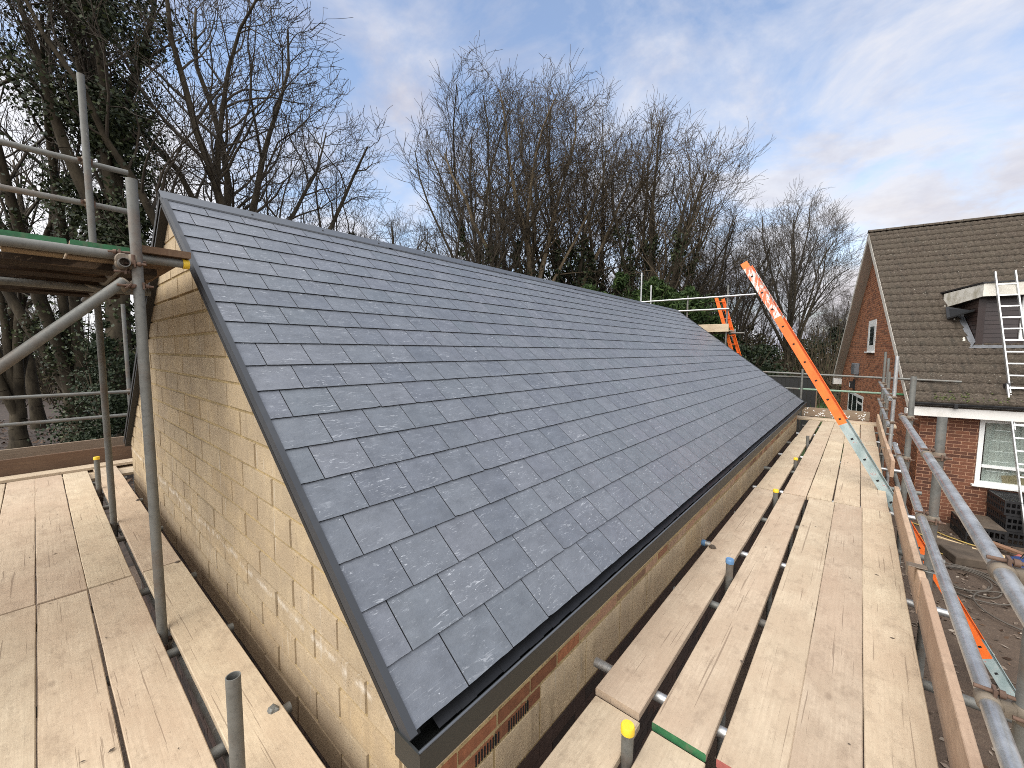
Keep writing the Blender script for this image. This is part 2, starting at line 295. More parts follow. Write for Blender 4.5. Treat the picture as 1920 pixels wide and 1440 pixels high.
def mat_rooftile():
    m, nt, b = new_mat('lichened_concrete_tile')
    v = objco(nt, False)
    n1 = noise(nt, v, 3.0, 8.0, 0.68); n2 = noise(nt, v, 22.0, 6.0, 0.7); n3 = noise(nt, stretch(nt, v, (6.0, 1, 1)), 1.6, 5.0, 0.6)
    c = mixc(nt, ramp(nt, n2, [(0.3, g(0)), (0.7, g(1))]), (0.018, 0.0145, 0.0115), (0.112, 0.089, 0.069))
    c = mixc(nt, math_(nt, 'MULTIPLY', ramp(nt, n1, [(0.42, g(0)), (0.62, g(1))]), 0.35), c, (0.078, 0.067, 0.050))
    c = mixc(nt, math_(nt, 'MULTIPLY', ramp(nt, n3, [(0.55, g(0)), (0.68, g(1))]), 0.6), c, (0.038, 0.034, 0.028))
    vo = N(nt, 'ShaderNodeTexVoronoi', {'Vector': v, 'Scale': 9.0}).outputs['Distance']
    sp = math_(nt, 'MULTIPLY', ramp(nt, math_(nt, 'ADD', vo, math_(nt, 'MULTIPLY', n2, 0.12)), [(0.12, g(1)), (0.19, g(0))]), ramp(nt, noise(nt, v, 1.3, 4.0), [(0.50, g(0)), (0.60, g(1))]))
    c = mixc(nt, math_(nt, 'MULTIPLY', sp, 0.85), c, (0.44, 0.42, 0.36))
    vo2 = N(nt, 'ShaderNodeTexVoronoi', {'Vector': v, 'Scale': 26.0}).outputs['Distance']
    c = mixc(nt, math_(nt, 'MULTIPLY', ramp(nt, vo2, [(0.10, g(1)), (0.22, g(0))]), 0.5), c, (0.25, 0.23, 0.195))
    nt.links.new(c, b.inputs['Base Color']); b.inputs['Roughness'].default_value = 0.95; b.inputs['Specular IOR Level'].default_value = 0.15
    bump(nt, b, n2, 0.6, 0.01); return m
M['rooftile'] = mat_rooftile()
M['moss'] = plain('roof_moss', (0.055, 0.062, 0.018), 0.95, 0.5, 30.0)
def mat_ladder():
    m, nt, b = new_mat('worn_orange_fibreglass')
    v = objco(nt, False)
    n1 = noise(nt, v, 6.0, 5.0, 0.6)
    c = mixc(nt, ramp(nt, n1, [(0.35, g(0)), (0.65, g(1))]), (0.72, 0.125, 0.018), (0.86, 0.175, 0.025))
    w = noise(nt, stretch(nt, v, (2.0, 1.0, 1.0)), 14.0, 6.0, 0.7)
    c = mixc(nt, ramp(nt, w, [(0.63, g(0)), (0.67, g(0.7))]), c, (0.55, 0.07, 0.02))
    nt.links.new(c, b.inputs['Base Color']); b.inputs['Roughness'].default_value = 0.45; return m
M['orange'] = mat_ladder()
def mat_worn():
    m, nt, b = new_mat('orange_paint_worn_to_grey')
    v = objco(nt, False)
    w = noise(nt, stretch(nt, v, (3.0, 1.0, 1.0)), 9.0, 7.0, 0.72)
    c = mixc(nt, ramp(nt, w, [(0.47, g(0)), (0.51, g(1))]), (0.52, 0.56, 0.53), (0.68, 0.15, 0.06))
    nt.links.new(c, b.inputs['Base Color']); b.inputs['Roughness'].default_value = 0.55; return m
M['orange_worn'] = mat_worn()
def mat_teal():
    m, nt, b = new_mat('teal_grey_worn_fibreglass')
    v = objco(nt, False)
    w = noise(nt, stretch(nt, v, (1.0, 1.0, 1.0)), 16.0, 7.0, 0.72)
    c = mixc(nt, ramp(nt, noise(nt, v, 8.0, 5.0), [(0.4, g(0)), (0.6, g(1))]), (0.235, 0.305, 0.305), (0.34, 0.405, 0.40))
    c = mixc(nt, ramp(nt, w, [(0.62, g(0)), (0.66, g(1))]), c, (0.42, 0.10, 0.08))
    nt.links.new(c, b.inputs['Base Color']); b.inputs['Roughness'].default_value = 0.55; return m
M['teal'] = mat_teal()
M['alu'] = plain('aluminium', (0.50, 0.50, 0.49), 0.32, 0.08, 6.0, metal=0.75)
M['hole'] = plain('dark_hole', (0.008, 0.008, 0.008), 0.9, 0.0, 3.0)
def mat_ground():
    m, nt, b = new_mat('muddy_earth')
    v = objco(nt, False)
    n1 = noise(nt, v, 0.9, 9.0, 0.7); n2 = noise(nt, v, 14.0, 8.0, 0.72)
    c = mixc(nt, ramp(nt, n1, [(0.35, g(0)), (0.65, g(1))]), (0.066, 0.044, 0.030), (0.125, 0.087, 0.060))
    c = mixc(nt, ramp(nt, n2, [(0.35, g(0)), (0.70, g(0.6))]), c, (0.060, 0.041, 0.030))
    vo = N(nt, 'ShaderNodeTexVoronoi', {'Vector': v, 'Scale': 13.0}).outputs['Distance']
    c = mixc(nt, math_(nt, 'MULTIPLY', ramp(nt, vo, [(0.10, g(1)), (0.2, g(0))]), ramp(nt, noise(nt, v, 3.0, 4.0), [(0.48, g(0)), (0.6, g(0.8))])), c, (0.23, 0.17, 0.125))
    nt.links.new(c, b.inputs['Base Color']); b.inputs['Roughness'].default_value = 0.95
    bump(nt, b, math_(nt, 'ADD', n1, math_(nt, 'MULTIPLY', n2, 0.5)), 0.9, 0.06); return m
M['ground'] = mat_ground()
M['litter_soil'] = plain('leaf_litter_soil', (0.036, 0.024, 0.017), 0.95, 0.55, 6.0, bmp=0.5)
M['lawn'] = plain('lawn_turf', (0.030, 0.058, 0.014), 0.95, 0.4, 5.0, bmp=0.5)
def mat_leaf(name, a, bb, cc=None, rough=0.5, spec=0.4):
    m, nt, b = new_mat(name)
    gi = N(nt, 'ShaderNodeNewGeometry').outputs['Random Per Island']
    c = ramp(nt, gi, [(0, a), (0.6, bb), (1, cc or bb)])
    nt.links.new(c, b.inputs['Base Color']); b.inputs['Roughness'].default_value = rough; b.inputs['Specular IOR Level'].default_value = spec
    return m
M['ivy'] = mat_leaf('ivy_leaf', (0.012, 0.019, 0.008), (0.026, 0.036, 0.013), (0.055, 0.066, 0.025), 0.6, 0.3)
M['holly'] = mat_leaf('holly_leaf', (0.010, 0.018, 0.008), (0.020, 0.032, 0.013), (0.042, 0.054, 0.024), 0.6, 0.3)
M['conifer'] = mat_leaf('conifer_spray', (0.012, 0.024, 0.007), (0.028, 0.052, 0.013), (0.052, 0.080, 0.020), 0.7, 0.2)
M['yew'] = mat_leaf('yew_spray', (0.008, 0.015, 0.006), (0.018, 0.028, 0.011), (0.030, 0.042, 0.015), 0.6, 0.3)
M['litter'] = mat_leaf('fallen_leaf', (0.036, 0.021, 0.013), (0.070, 0.041, 0.025), (0.13, 0.08, 0.05), 0.8, 0.2)
M['scrub'] = mat_leaf('dry_scrub_leaf', (0.030, 0.024, 0.014), (0.055, 0.043, 0.023), (0.044, 0.052, 0.020), 0.8, 0.2)
M['chip'] = mat_leaf('pale_debris', (0.08, 0.06, 0.045), (0.17, 0.13, 0.10), (0.32, 0.27, 0.22), 0.9, 0.2)
M['grass'] = mat_leaf('grass_blade', (0.025, 0.055, 0.010), (0.05, 0.09, 0.018), (0.08, 0.10, 0.03), 0.8, 0.2)
def mat_bark(name, a, bb):
    m, nt, b = new_mat(name); v = objco(nt, True)
    n1 = noise(nt, stretch(nt, v, (1, 1, 0.35)), 7.0, 7.0, 0.68)
    c = mixc(nt, ramp(nt, n1, [(0.35, g(0)), (0.68, g(1))]), a, bb)
    nt.links.new(c, b.inputs['Base Color']); b.inputs['Roughness'].default_value = 0.95; b.inputs['Specular IOR Level'].default_value = 0.15
    bump(nt, b, n1, 0.6, 0.03); return m
M['bark'] = mat_bark('grey_brown_bark', (0.026, 0.021, 0.015), (0.076, 0.062, 0.042))
M['bark_pale'] = mat_bark('pale_tan_bark', (0.10, 0.075, 0.045), (0.22, 0.17, 0.11))
M['twig'] = plain('bare_twig', (0.042, 0.032, 0.021), 0.9, 0.3, 1.2)
M['twig_brown'] = plain('brown_twig', (0.060, 0.043, 0.024), 0.9, 0.35, 1.2)
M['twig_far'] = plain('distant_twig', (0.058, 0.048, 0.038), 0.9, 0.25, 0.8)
M['rope'] = plain('grey_wire', (0.085, 0.072, 0.058), 0.7, 0.2, 9)
M['yellow_cable'] = plain('yellow_cable', (0.42, 0.30, 0.09), 0.6, 0.2, 9)
M['blue_cloth'] = plain('blue_canvas', (0.010, 0.035, 0.13), 0.8, 0.3, 9)
M['yellow_bucket'] = plain('yellow_plastic', (0.66, 0.56, 0.16), 0.5, 0.1, 9)
M['slab'] = plain('dirty_concrete', (0.075, 0.056, 0.04), 0.95, 0.35, 5, bmp=0.4)
M['bottle'] = plain('clear_plastic', (0.40, 0.43, 0.45), 0.15, 0.1, 9)
M['plank_pale'] = plain('pale_timber', (0.55, 0.41, 0.24), 0.8, 0.15, 4)
M['plank_brown'] = plain('brown_timber', (0.20, 0.11, 0.065), 0.8, 0.2, 4)
# ---------------------------------------------------------------- mesh helpers
class MB:
    def __init__(self): self.v = []; self.f = []; self.mi = []; self.sm = []
    def add(self, vs, fs, mi=0, smooth=False):
        o = len(self.v); self.v.extend([tuple(p) for p in vs])
        for f in fs: self.f.append([o+i for i in f]); self.mi.append(mi); self.sm.append(smooth)
    def hexa(self, p, mi=0):       # 8 points: bottom ring 0-3, top ring 4-7
        self.add(p, [(3, 2, 1, 0), (4, 5, 6, 7), (0, 1, 5, 4), (1, 2, 6, 5), (2, 3, 7, 6), (3, 0, 4, 7)], mi)
    def box(self, a, b, mi=0):
        x0, y0, z0 = a; x1, y1, z1 = b
        self.hexa([(x0, y0, z0), (x1, y0, z0), (x1, y1, z0), (x0, y1, z0), (x0, y0, z1), (x1, y0, z1), (x1, y1, z1), (x0, y1, z1)], mi)
    def obox(self, c, ex, ey, ez, mi=0):   # centre and three half vectors
        c, ex, ey, ez = map(Vector, (c, ex, ey, ez))
        self.hexa([c-ex-ey-ez, c+ex-ey-ez, c+ex+ey-ez, c-ex+ey-ez, c-ex-ey+ez, c+ex-ey+ez, c+ex+ey+ez, c-ex+ey+ez], mi)
    def tube(self, pts, r, n=16, mi=0, hollow=0.0, cap=True, wob=0.0):
        pts = [Vector(p) for p in pts]; rs = r if isinstance(r, (list, tuple)) else [r]*len(pts)
        rings = []
        t0 = (pts[1]-pts[0]).normalized(); ref = Vector((0, 0, 1)) if abs(t0.z) < 0.9 else Vector((1, 0, 0))
        for i, p in enumerate(pts):
            t = (pts[min(i+1, len(pts)-1)]-pts[max(i-1, 0)]).normalized()
            u = t.cross(ref).normalized(); w = u.cross(t).normalized()
            rings.append([p+(u*math.cos(a)+w*math.sin(a))*rs[i] for a in [2*math.pi*k/n for k in range(n)]])
        vs = [q for rg in rings for q in rg]; L = len(pts)
        fs = [(i*n+k, (i+1)*n+k, (i+1)*n+(k+1) % n, i*n+(k+1) % n) for i in range(L-1) for k in range(n)]
        self.add(vs, fs, mi, True)
        if hollow:
            for end, sgn in ((0, 1), (L-1, -1)):
                p = pts[end]; t = (pts[1]-pts[0]).normalized() if end == 0 else (pts[-1]-pts[-2]).normalized()*-1
                ri = [(q-p)*hollow+p for q in rings[end]]; rd = [q+t*0.10 for q in ri]
                vs = list(rings[end])+ri+rd
                ring = [(k, (k+1) % n, n+(k+1) % n, n+k) for k in range(n)]+[(n+k, n+(k+1) % n, 2*n+(k+1) % n, 2*n+k) for k in range(n)]
                if sgn < 0: ring = [tuple(reversed(f)) for f in ring]
                self.add(vs, ring, mi)
                self.add(rd, [tuple(range(n))], mi)
        elif cap:
            self.add(rings[0], [tuple(reversed(range(n)))], mi); self.add(rings[-1], [tuple(range(n))], mi)
    def mesh(self, name, mats):
        me = bpy.data.meshes.new(name); me.from_pydata(self.v, [], self.f)
        for m in mats: me.materials.append(m)
        me.polygons.foreach_set('material_index', self.mi); me.polygons.foreach_set('use_smooth', self.sm); me.update(); return me
    def build(self, name, mats, parent=None, loc=None):
        if not isinstance(mats, (list, tuple)): mats = [mats]
        o = bpy.data.objects.new(name, self.mesh(name, mats)); COL.objects.link(o)
        if parent is not None: o.parent = parent
        if loc is not None: o.location = loc
        return o
def fast_mesh(name, verts, faces, mats, mi=None, smooth=False):
    verts = np.asarray(verts, np.float32); faces = np.asarray(faces, np.int32)
    me = bpy.data.meshes.new(name); nf, k = faces.shape
    me.vertices.add(len(verts)); me.vertices.foreach_set('co', verts.ravel())
    me.loops.add(nf*k); me.loops.foreach_set('vertex_index', faces.ravel())
    me.polygons.add(nf); me.polygons.foreach_set('loop_start', np.arange(0, nf*k, k, dtype=np.int32))
    if smooth: me.polygons.foreach_set('use_smooth', np.ones(nf, bool))
    if mi is not None: me.polygons.foreach_set('material_index', np.asarray(mi, np.int32))
    for m in mats: me.materials.append(m)
    me.update(calc_edges=True); return me
def link(name, me, parent=None, loc=None):
    o = bpy.data.objects.new(name, me); COL.objects.link(o)
    if parent is not None: o.parent = parent
    if loc is not None: o.location = loc
    return o
def tag(o, label=None, cat=None, group=None, kind=None):
    if label: o['label'] = label
    if cat: o['category'] = cat
    if group: o['group'] = group
    if kind: o['kind'] = kind
    return o
def empty(name, loc, label, cat, group=None, rz=0.0):
    o = bpy.data.objects.new(name, None); COL.objects.link(o); o.location = loc; o.rotation_euler = (0, 0, rz); o.empty_display_size = 0.1
    return tag(o, label, cat, group)
def bevel(o, w, seg=1):
    b = o.modifiers.new('bevel', 'BEVEL'); b.width = w; b.segments = seg; b.limit_method = 'ANGLE'; b.angle_limit = R(40); return o
# polygon clip (convex clip polygon, CCW, 2D)
def clip(poly, cp):
    out = poly
    for i in range(len(cp)):
        a, b = cp[i], cp[(i+1) % len(cp)]; src, out = out, []
        def side(p): return (b[0]-a[0])*(p[1]-a[1])-(b[1]-a[1])*(p[0]-a[0])
        for j in range(len(src)):
            p, q = src[j], src[(j+1) % len(src)]; sp, sq = side(p), side(q)
            if sp >= 0: out.append(p)
            if (sp >= 0) != (sq >= 0):
                t = sp/(sp-sq); out.append((p[0]+(q[0]-p[0])*t, p[1]+(q[1]-p[1])*t))
        if not out: return []
    return out
def masonry(rng, O, u, w, n, u0, u1, w0, w1, bl, bh, joint, proud, cp=None, holes=(), jit=0.0, rough_edge=0.0, off0=0.0):
    """individual bricks standing proud of a mortar plane; O origin, u along, w up, n outward"""
    O, u, w, n = map(Vector, (O, u, w, n)); mb = MB()
    rows = int(math.ceil((w1-w0)/bh))
    for r in range(rows):
        z0 = w0+r*bh; x = u0-bl+(0.5*bl if r % 2 else 0)+off0
        while x < u1:
            a, b2 = x+joint/2, x+bl-joint/2; c, d = z0+joint/2, z0+bh-joint/2
            if jit: a += rng.uniform(-jit, jit); b2 += rng.uniform(-jit, jit); c += rng.uniform(-jit, jit)*0.7; d += rng.uniform(-jit, jit)*0.7
            x += bl
            a = max(a, u0); b2 = min(b2, u1); d2 = min(d, w1)
            if b2-a < 0.01 or d2-c < 0.01: continue
            polys = [[(a, c), (b2, c), (b2, d2), (a, d2)]]
            for (h0, h1, k0, k1) in holes:
                nxt = []
                for pl in polys:
                    pa = min(p[0] for p in pl); pb = max(p[0] for p in pl); pc = min(p[1] for p in pl); pd = max(p[1] for p in pl)
                    if pb <= h0 or pa >= h1 or pd <= k0 or pc >= k1: nxt.append(pl); continue
                    if pa < h0: nxt.append([(pa, pc), (h0, pc), (h0, pd), (pa, pd)])
                    if pb > h1: nxt.append([(h1, pc), (pb, pc), (pb, pd), (h1, pd)])
                    lo, hi = max(pa, h0), min(pb, h1)
                    if pc < k0: nxt.append([(lo, pc), (hi, pc), (hi, k0), (lo, k0)])
                    if pd > k1: nxt.append([(lo, k1), (hi, k1), (hi, pd), (lo, pd)])
                polys = nxt
            for pl in polys:
                if cp: pl = clip(pl, cp)
                if len(pl) < 3: continue
                pr = proud*rng.uniform(0.75, 1.25); k = len(pl)
                cx = sum(p[0] for p in pl)/k; cy = sum(p[1] for p in pl)/k
                ch = min(0.003, bh*0.03)
                front = [O+u*(p[0]+(ch if p[0] < cx else -ch))+w*(p[1]+(ch if p[1] < cy else -ch))+n*pr for p in pl]
                back = [O+u*p[0]+w*p[1]-n*0.004 for p in pl]
                mb.add(front+back, [tuple(range(k))]+[(i, k+i, k+(i+1) % k, (i+1) % k) for i in range(k)])
    # orientation check
    return mb
rng = random.Random(11)
nrng = np.random.default_rng(5)

# ================================================================ SETTING
def ground():
    mb = MB(); S = 260
    mb.add([(-S, -S, GZ), (S, -S, GZ), (S, S, GZ), (-S, S, GZ)], [(0, 1, 2, 3)])
    tag(mb.build('ground', M['ground']), 'brown muddy earth of the building site', 'ground', kind='structure')
    mb = MB(); mb.add([(-150, -60, GZ+0.004), (-9.5, -60, GZ+0.004), (-9.5, 15, GZ+0.004), (-9.5, 120, GZ+0.004), (-150, 120, GZ+0.004)], [(0, 1, 2, 3, 4)])
    tag(mb.build('woodland_floor', M['litter_soil']), 'brown woodland floor strewn with fallen leaves', 'ground', kind='structure')
    mb = MB(); mb.add([(-9.4, 18, GZ+0.004), (2.0, 17, GZ+0.004), (30, 40, GZ+0.004), (30, 110, GZ+0.004), (-9.4, 110, GZ+0.004)], [(0, 1, 2, 3, 4)])
    tag(mb.build('lawn', M['lawn']), 'green lawn beyond the far end of the new roof', 'lawn', kind='structure')
ground()

# ================================================================ NEW BUILDING
XE, ZE = -1.03, -1.233            # slate edge at the eave
XR = -4.21; TP = 0.765            # ridge x, pitch tangent
ZR = ZE+(XE-XR)*-TP*-1
YV, YW, YF = 0.70, 0.77, 12.46    # verge face, wall face, far verge
ANG = math.atan(TP)
S_UP = Vector((-math.cos(ANG), 0, math.sin(ANG))); NRM = Vector((math.sin(ANG), 0, math.cos(ANG)))
SL = (XE-XR)/math.cos(ANG)
bldg = empty('new_building', (0, 0, 0), 'unfinished concrete block outbuilding with a new grey slate roof', 'building')
def slates(side):
    mb = MB(); gch = 0.2075; W = 0.252; n = 19
    E0 = Vector((XE, 0, ZE)); up = S_UP.copy(); nr = NRM.copy()
    if side < 0: E0 = Vector((2*XR-XE, 0, ZE)); up.x *= -1; nr.x *= -1
    rg = random.Random(3+side)
    y_in, y_out = YV+0.022, YF-0.022
    for r in range(n):
        y = y_in-W*(0.05 if r % 2 == 0 else 0.55)+0.0
        while y < y_out:
            a, b = max(y, y_in)+0.0024, min(y+W, y_out)-0.0024; y += W
            if b-a < 0.03: continue
            s0 = r*gch+rg.uniform(-0.0009, 0.0009); s1 = (r+1)*gch+0.055; sk = rg.uniform(-0.0006, 0.0006)
            dn = rg.uniform(-0.0003, 0.0004); t = 0.0065+rg.uniform(-0.0005, 0.0009)
            k = 7; low = []
            for i in range(k+1):
                f = i/k; ch = rg.uniform(-0.0010, 0.0010)
                if i in (0, k) and rg.random() < 0.06: ch += rg.uniform(0.003, 0.008)
                low.append((a+(b-a)*f, s0+sk*(f-0.5)*2+ch))
            topring = [(p[0], p[1], 0.0075+t+dn) for p in low]+[(b, s1, 0.004), (a, s1, 0.004)]
            botring = [(p[0], p[1]+0.001, 0.0075+dn) for p in low]+[(b, s1, 0.0), (a, s1, 0.0)]
            P = [E0+up*q[1]+nr*q[2]+Vector((0, q[0], 0)) for q in topring+botring]
            m = len(topring)
            fs = [tuple(range(m)) if side > 0 else tuple(reversed(range(m)))]
            fs += [(i, m+i, m+(i+1) % m, (i+1) % m) if side > 0 else ((i+1) % m, m+(i+1) % m, m+i, i) for i in range(m) if i != m-2]
            o_ = len(mb.v); mb.v.extend([tuple(q) for q in P])
            for fi, f in enumerate(fs): mb.f.append([o_+i for i in f]); mb.mi.append(0 if fi == 0 else 1); mb.sm.append(False)
    o = mb.build('slate_slope', [M['slate'], M['slate_edge']], bldg); return o
def deck_under(side):
    # underlay board beneath the slates (dark)
    mb = MB(); sx = 1 if side > 0 else -1
    def X(x): return x if side > 0 else 2*XR-x
    p = []
    for dz in (-0.065, -0.004):
        off = NRM*dz
        for (s, y) in ((0.015, YV+0.02), (0.015, YF-0.02), (SL, YF-0.02), (SL, YV+0.02)):
            q = Vector((XE, y, ZE))+S_UP*s+off; p.append((X(q.x), q.y, q.z))
    mb.hexa(p); return mb.build('roof_deck', M['soffit_black'], bldg)
for sd in (1, -1): slates(sd); deck_under(sd)
def verge(side, yface, sgn):
    # dry verge trim: L profile, face + top flange, running up the slope
    mb = MB()
    def X(x): return x if side > 0 else 2*XR-x
    def strip(y0, y1, n0, n1):
        p = []
        for nn in (n0, n1):
            for (s, y) in ((-0.012, y0), (-0.012, y1), (SL+0.01, y1), (SL+0.01, y0)):
                q = Vector((XE, y, ZE))+S_UP*s+NRM*nn; p.append((X(q.x), q.y, q.z))
        mb.hexa(p)
    f = yface
    strip(f, f+sgn*0.006, -0.030, 0.0195); strip(f+sgn*0.006, f+sgn*0.027, 0.0155, 0.0195)
    o = mb.build('verge_trim', M['dark_trim'] if side > 0 else M['soffit_black'], bldg)
    mb = MB(); strip(f+sgn*0.0065, f+sgn*0.069, -0.074, -0.050)
    mb.build('verge_soffit', M['soffit_black'], bldg); return o
for sd in (1, -1): verge(sd, YV, 1); verge(sd, YF, -1)
def ridge():
    mb = MB(); fl = 0.135
    top = Vector((XR, 0, ZE+(XE-XR)*TP))+Vector((0, 0, 0.026))
    seg = np.linspace(YV-0.004, YF+0.004, 7)
    for i in range(6):
        y0, y1 = seg[i], seg[i+1]+ (0.05 if i < 5 else 0)
        lift = 0.002*(i % 2)
        for s in (1, -1):
            d = Vector((s*math.cos(ANG), 0, -math.sin(ANG))); nn = Vector((s*math.sin(ANG), 0, math.cos(ANG)))
            a = top+Vector((0, 0, lift)); b = a+d*fl
            pts = [a-nn*0.003, b-nn*0.003, b, a]
            P = [p+Vector((0, y0, 0)) for p in pts]+[p+Vector((0, y1, 0)) for p in pts]
            mb.hexa([P[0], P[1], P[5], P[4], P[3], P[2], P[6], P[7]])
            lip = b+Vector((0, 0, -0.012)); P = [b, lip, lip-d*0.003, b-d*0.003]
            P = [p+Vector((0, y0, 0)) for p in P]+[p+Vector((0, y1, 0)) for p in P]
            mb.hexa([P[0], P[1], P[5], P[4], P[3], P[2], P[6], P[7]])
    o = mb.build('ridge_cap', M['ridge'], bldg)
    y = YV+0.62
    while y < YF:
        d = Vector((math.cos(ANG), 0, -math.sin(ANG))); nn = NRM
        c = top+d*0.075+Vector((0, y, 0)); sm = MB(); sm.tube([c-nn*0.002, c+nn*0.006], 0.0085, 8); sm.build('screw', M['black'], o); y += 0.62
ridge()
XWR, XWL, YB = -1.135, 2*XR+1.135, 12.38
def walls():
    # mortar core: gable prism
    zt = lambda x: ZE+(XE-x)*TP-0.075 if x > XR else ZE+(x-(2*XR-XE))*TP-0.075
    prof = [(XWL, GZ), (XWR, GZ), (XWR, zt(XWR)), (XR, zt(XR)), (XWL, zt(XWL))]
    mb = MB(); n = len(prof)
    P = [(x, YW, z) for x, z in prof]+[(x, YB, z) for x, z in prof]
    mb.add(P, [tuple(range(n)), tuple(reversed(range(n, 2*n)))]+[(i, n+i, n+(i+1) % n, (i+1) % n) for i in range(n)])
    w = mb.build('block_wall', M['mortar_yellow'], bldg)
    zb = -1.36-0.153*3
    cp = [(XWL, GZ), (XWR, GZ), (XWR, zt(XWR)), (XR, zt(XR)), (XWL, zt(XWL))]
    r1 = random.Random(8)
    # gable courses: bed joints at camera height -0.2002*0.77 spacing
    mbk = masonry(r1, (0, YW, 0), (1, 0, 0), (0, 0, 1), (0, -1, 0), XWL, XWR, -1.746-0.1541, zt(XR), 0.4535, 0.1541, 0.015, 0.009, cp, jit=0.003, off0=0.23)
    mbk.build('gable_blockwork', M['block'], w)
    # eave side: one brick course under the fascia, blocks below
    mbk = masonry(r1, (XWR, 0, 0), (0, 1, 0), (0, 0, 1), (1, 0, 0), YW, YB, -1.585, -1.36, 0.45, 0.225, 0.012, 0.004, jit=0.003)
    mbk.build('side_blockwork', M['block_pale'], w)
    mbk = masonry(r1, (XWR, 0, 0), (0, 1, 0), (0, 0, 1), (1, 0, 0), 1.56, YB, -1.974, -1.674, 0.45, 0.298, 0.012, 0.004, jit=0.003)
    mbk.build('side_blockwork', M['block_pale'], w)
    mbk = masonry(r1, (XWR, 0, 0), (0, 1, 0), (0, 0, 1), (1, 0, 0), YW, 1.555, -1.974, -1.755, 0.45, 0.217, 0.012, 0.004, jit=0.003)
    mbk.build('side_blockwork', M['block_pale'], w)
    mbk = masonry(r1, (XWR, 0, 0), (0, 1, 0), (0, 0, 1), (1, 0, 0), YW, 1.555, -1.750, -1.674, 0.225, 0.075, 0.013, 0.005, jit=0.003)
    mbk.build('brick_course', M['brick_orange'], w)
    mbk = masonry(r1, (XWR, 0, 0), (0, 1, 0), (0, 0, 1), (1, 0, 0), YW, 1.93, -1.669, -1.592, 0.235, 0.077, 0.013, 0.005, jit=0.004)
    mbk.build('brick_course', M['brick_orange'], w)
    mbk = masonry(r1, (XWR, 0, 0), (0, 1, 0), (0, 0, 1), (1, 0, 0), 1.94, YB, -1.669, -1.592, 0.235, 0.077, 0.02, 0.003, jit=0.010)
    mbk.build('brick_course', M['brick_smeared'], w)
    # perforated foot bricks of both visible walls, gap shade put into their colour
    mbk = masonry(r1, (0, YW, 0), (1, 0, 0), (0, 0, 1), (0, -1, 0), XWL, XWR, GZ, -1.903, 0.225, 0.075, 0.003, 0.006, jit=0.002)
    mbk.build('foot_brickwork', M['brick_shade'], w)
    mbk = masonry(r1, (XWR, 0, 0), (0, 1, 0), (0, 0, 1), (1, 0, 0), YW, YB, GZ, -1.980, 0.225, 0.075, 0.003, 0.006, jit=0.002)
    mbk.build('foot_brickwork', M['brick_shade'], w)
    # slots of the perforated bricks showing near the corner
    sm = MB()
    for k in range(22):
        y = 1.10+k*0.0175
        if k % 12 < 9: sm.box((XWR+0.002, y, -1.742), (XWR+0.0085, y+0.006, -1.690))
    for k in range(90):
        x = -1.35-k*0.0165
        if k % 14 < 10: sm.box((x, YW-0.0085, -1.965), (x+0.006, YW-0.002, -1.915))
    sm.build('brick_slot', M['hole'], w)['kind'] = 'stuff'
walls()
def gutter():
    xo, xi, zt, zb = -0.961, -1.09, -1.243, -1.336
    y0, y1 = YV-0.002, YF+0.002
    mb = MB(); t = 0.003
    mb.box((xo-t, y0, zb), (xo, y1, zt)); mb.box((xi, y0+t, zb), (xi+t, y1, zt-0.01)); mb.box((xi+t, y0+t, zb), (xo-t, y1, zb+t))
    mb.box((xo-0.014, y0+t, zt-0.003), (xo-t, y1, zt+0.0005))
    mb.box((xi-0.006, y0, zb), (xo-t, y0+t, zt))       # end cap, near
    mb.box((xi, y1-t, zb), (xo-t, y1, zt))
    mb.box((xi-0.006, y0-0.004, zt-0.002), (xo, y0+0.004, zt+0.004))
    gb = mb.build('gutter', M['gutter'], bldg)
    lip = MB(); lip.tube([(xo-0.004, y0, zt+0.003), (xo-0.004, y1, zt+0.003)], 0.0045, 8); lip.build('gutter_lip', M['ridge'], gb)
    # eave felt skirt dropping into the gutter
    fm = MB(); r = random.Random(4); y = YV+0.12
    while y < YF-0.1:
        w = r.uniform(0.02, 0.08); d = r.uniform(0.0, 0.006)
        fm.hexa([(XE-0.035, y, ZE-0.03), (XE+0.012+d, y, ZE-0.052), (XE+0.012+d, y+w, ZE-0.052), (XE-0.035, y+w, ZE-0.03),
                 (XE-0.035, y, ZE-0.027), (XE+0.012+d, y, ZE-0.049), (XE+0.012+d, y+w, ZE-0.049), (XE-0.035, y+w, ZE-0.027)]); y += w
    fm.build('felt_skirt', M['black'], gb)
    fb = MB(); fb.box((XWR+0.006, YV+0.03, -1.372), (xi-0.001, YF-0.03, -1.25)); fb.build('fascia', M['soffit_black'], bldg)
    dm = MB(); y = YV+0.5; rr = random.Random(6)       # dpc strip ragged edge below the fascia
    dm.box((XWR+0.006, YV+0.07, -1.384), (XWR+0.030, YF-0.05, -1.374)); dm.build('damp_course', M['blue'], bldg)
gutter()

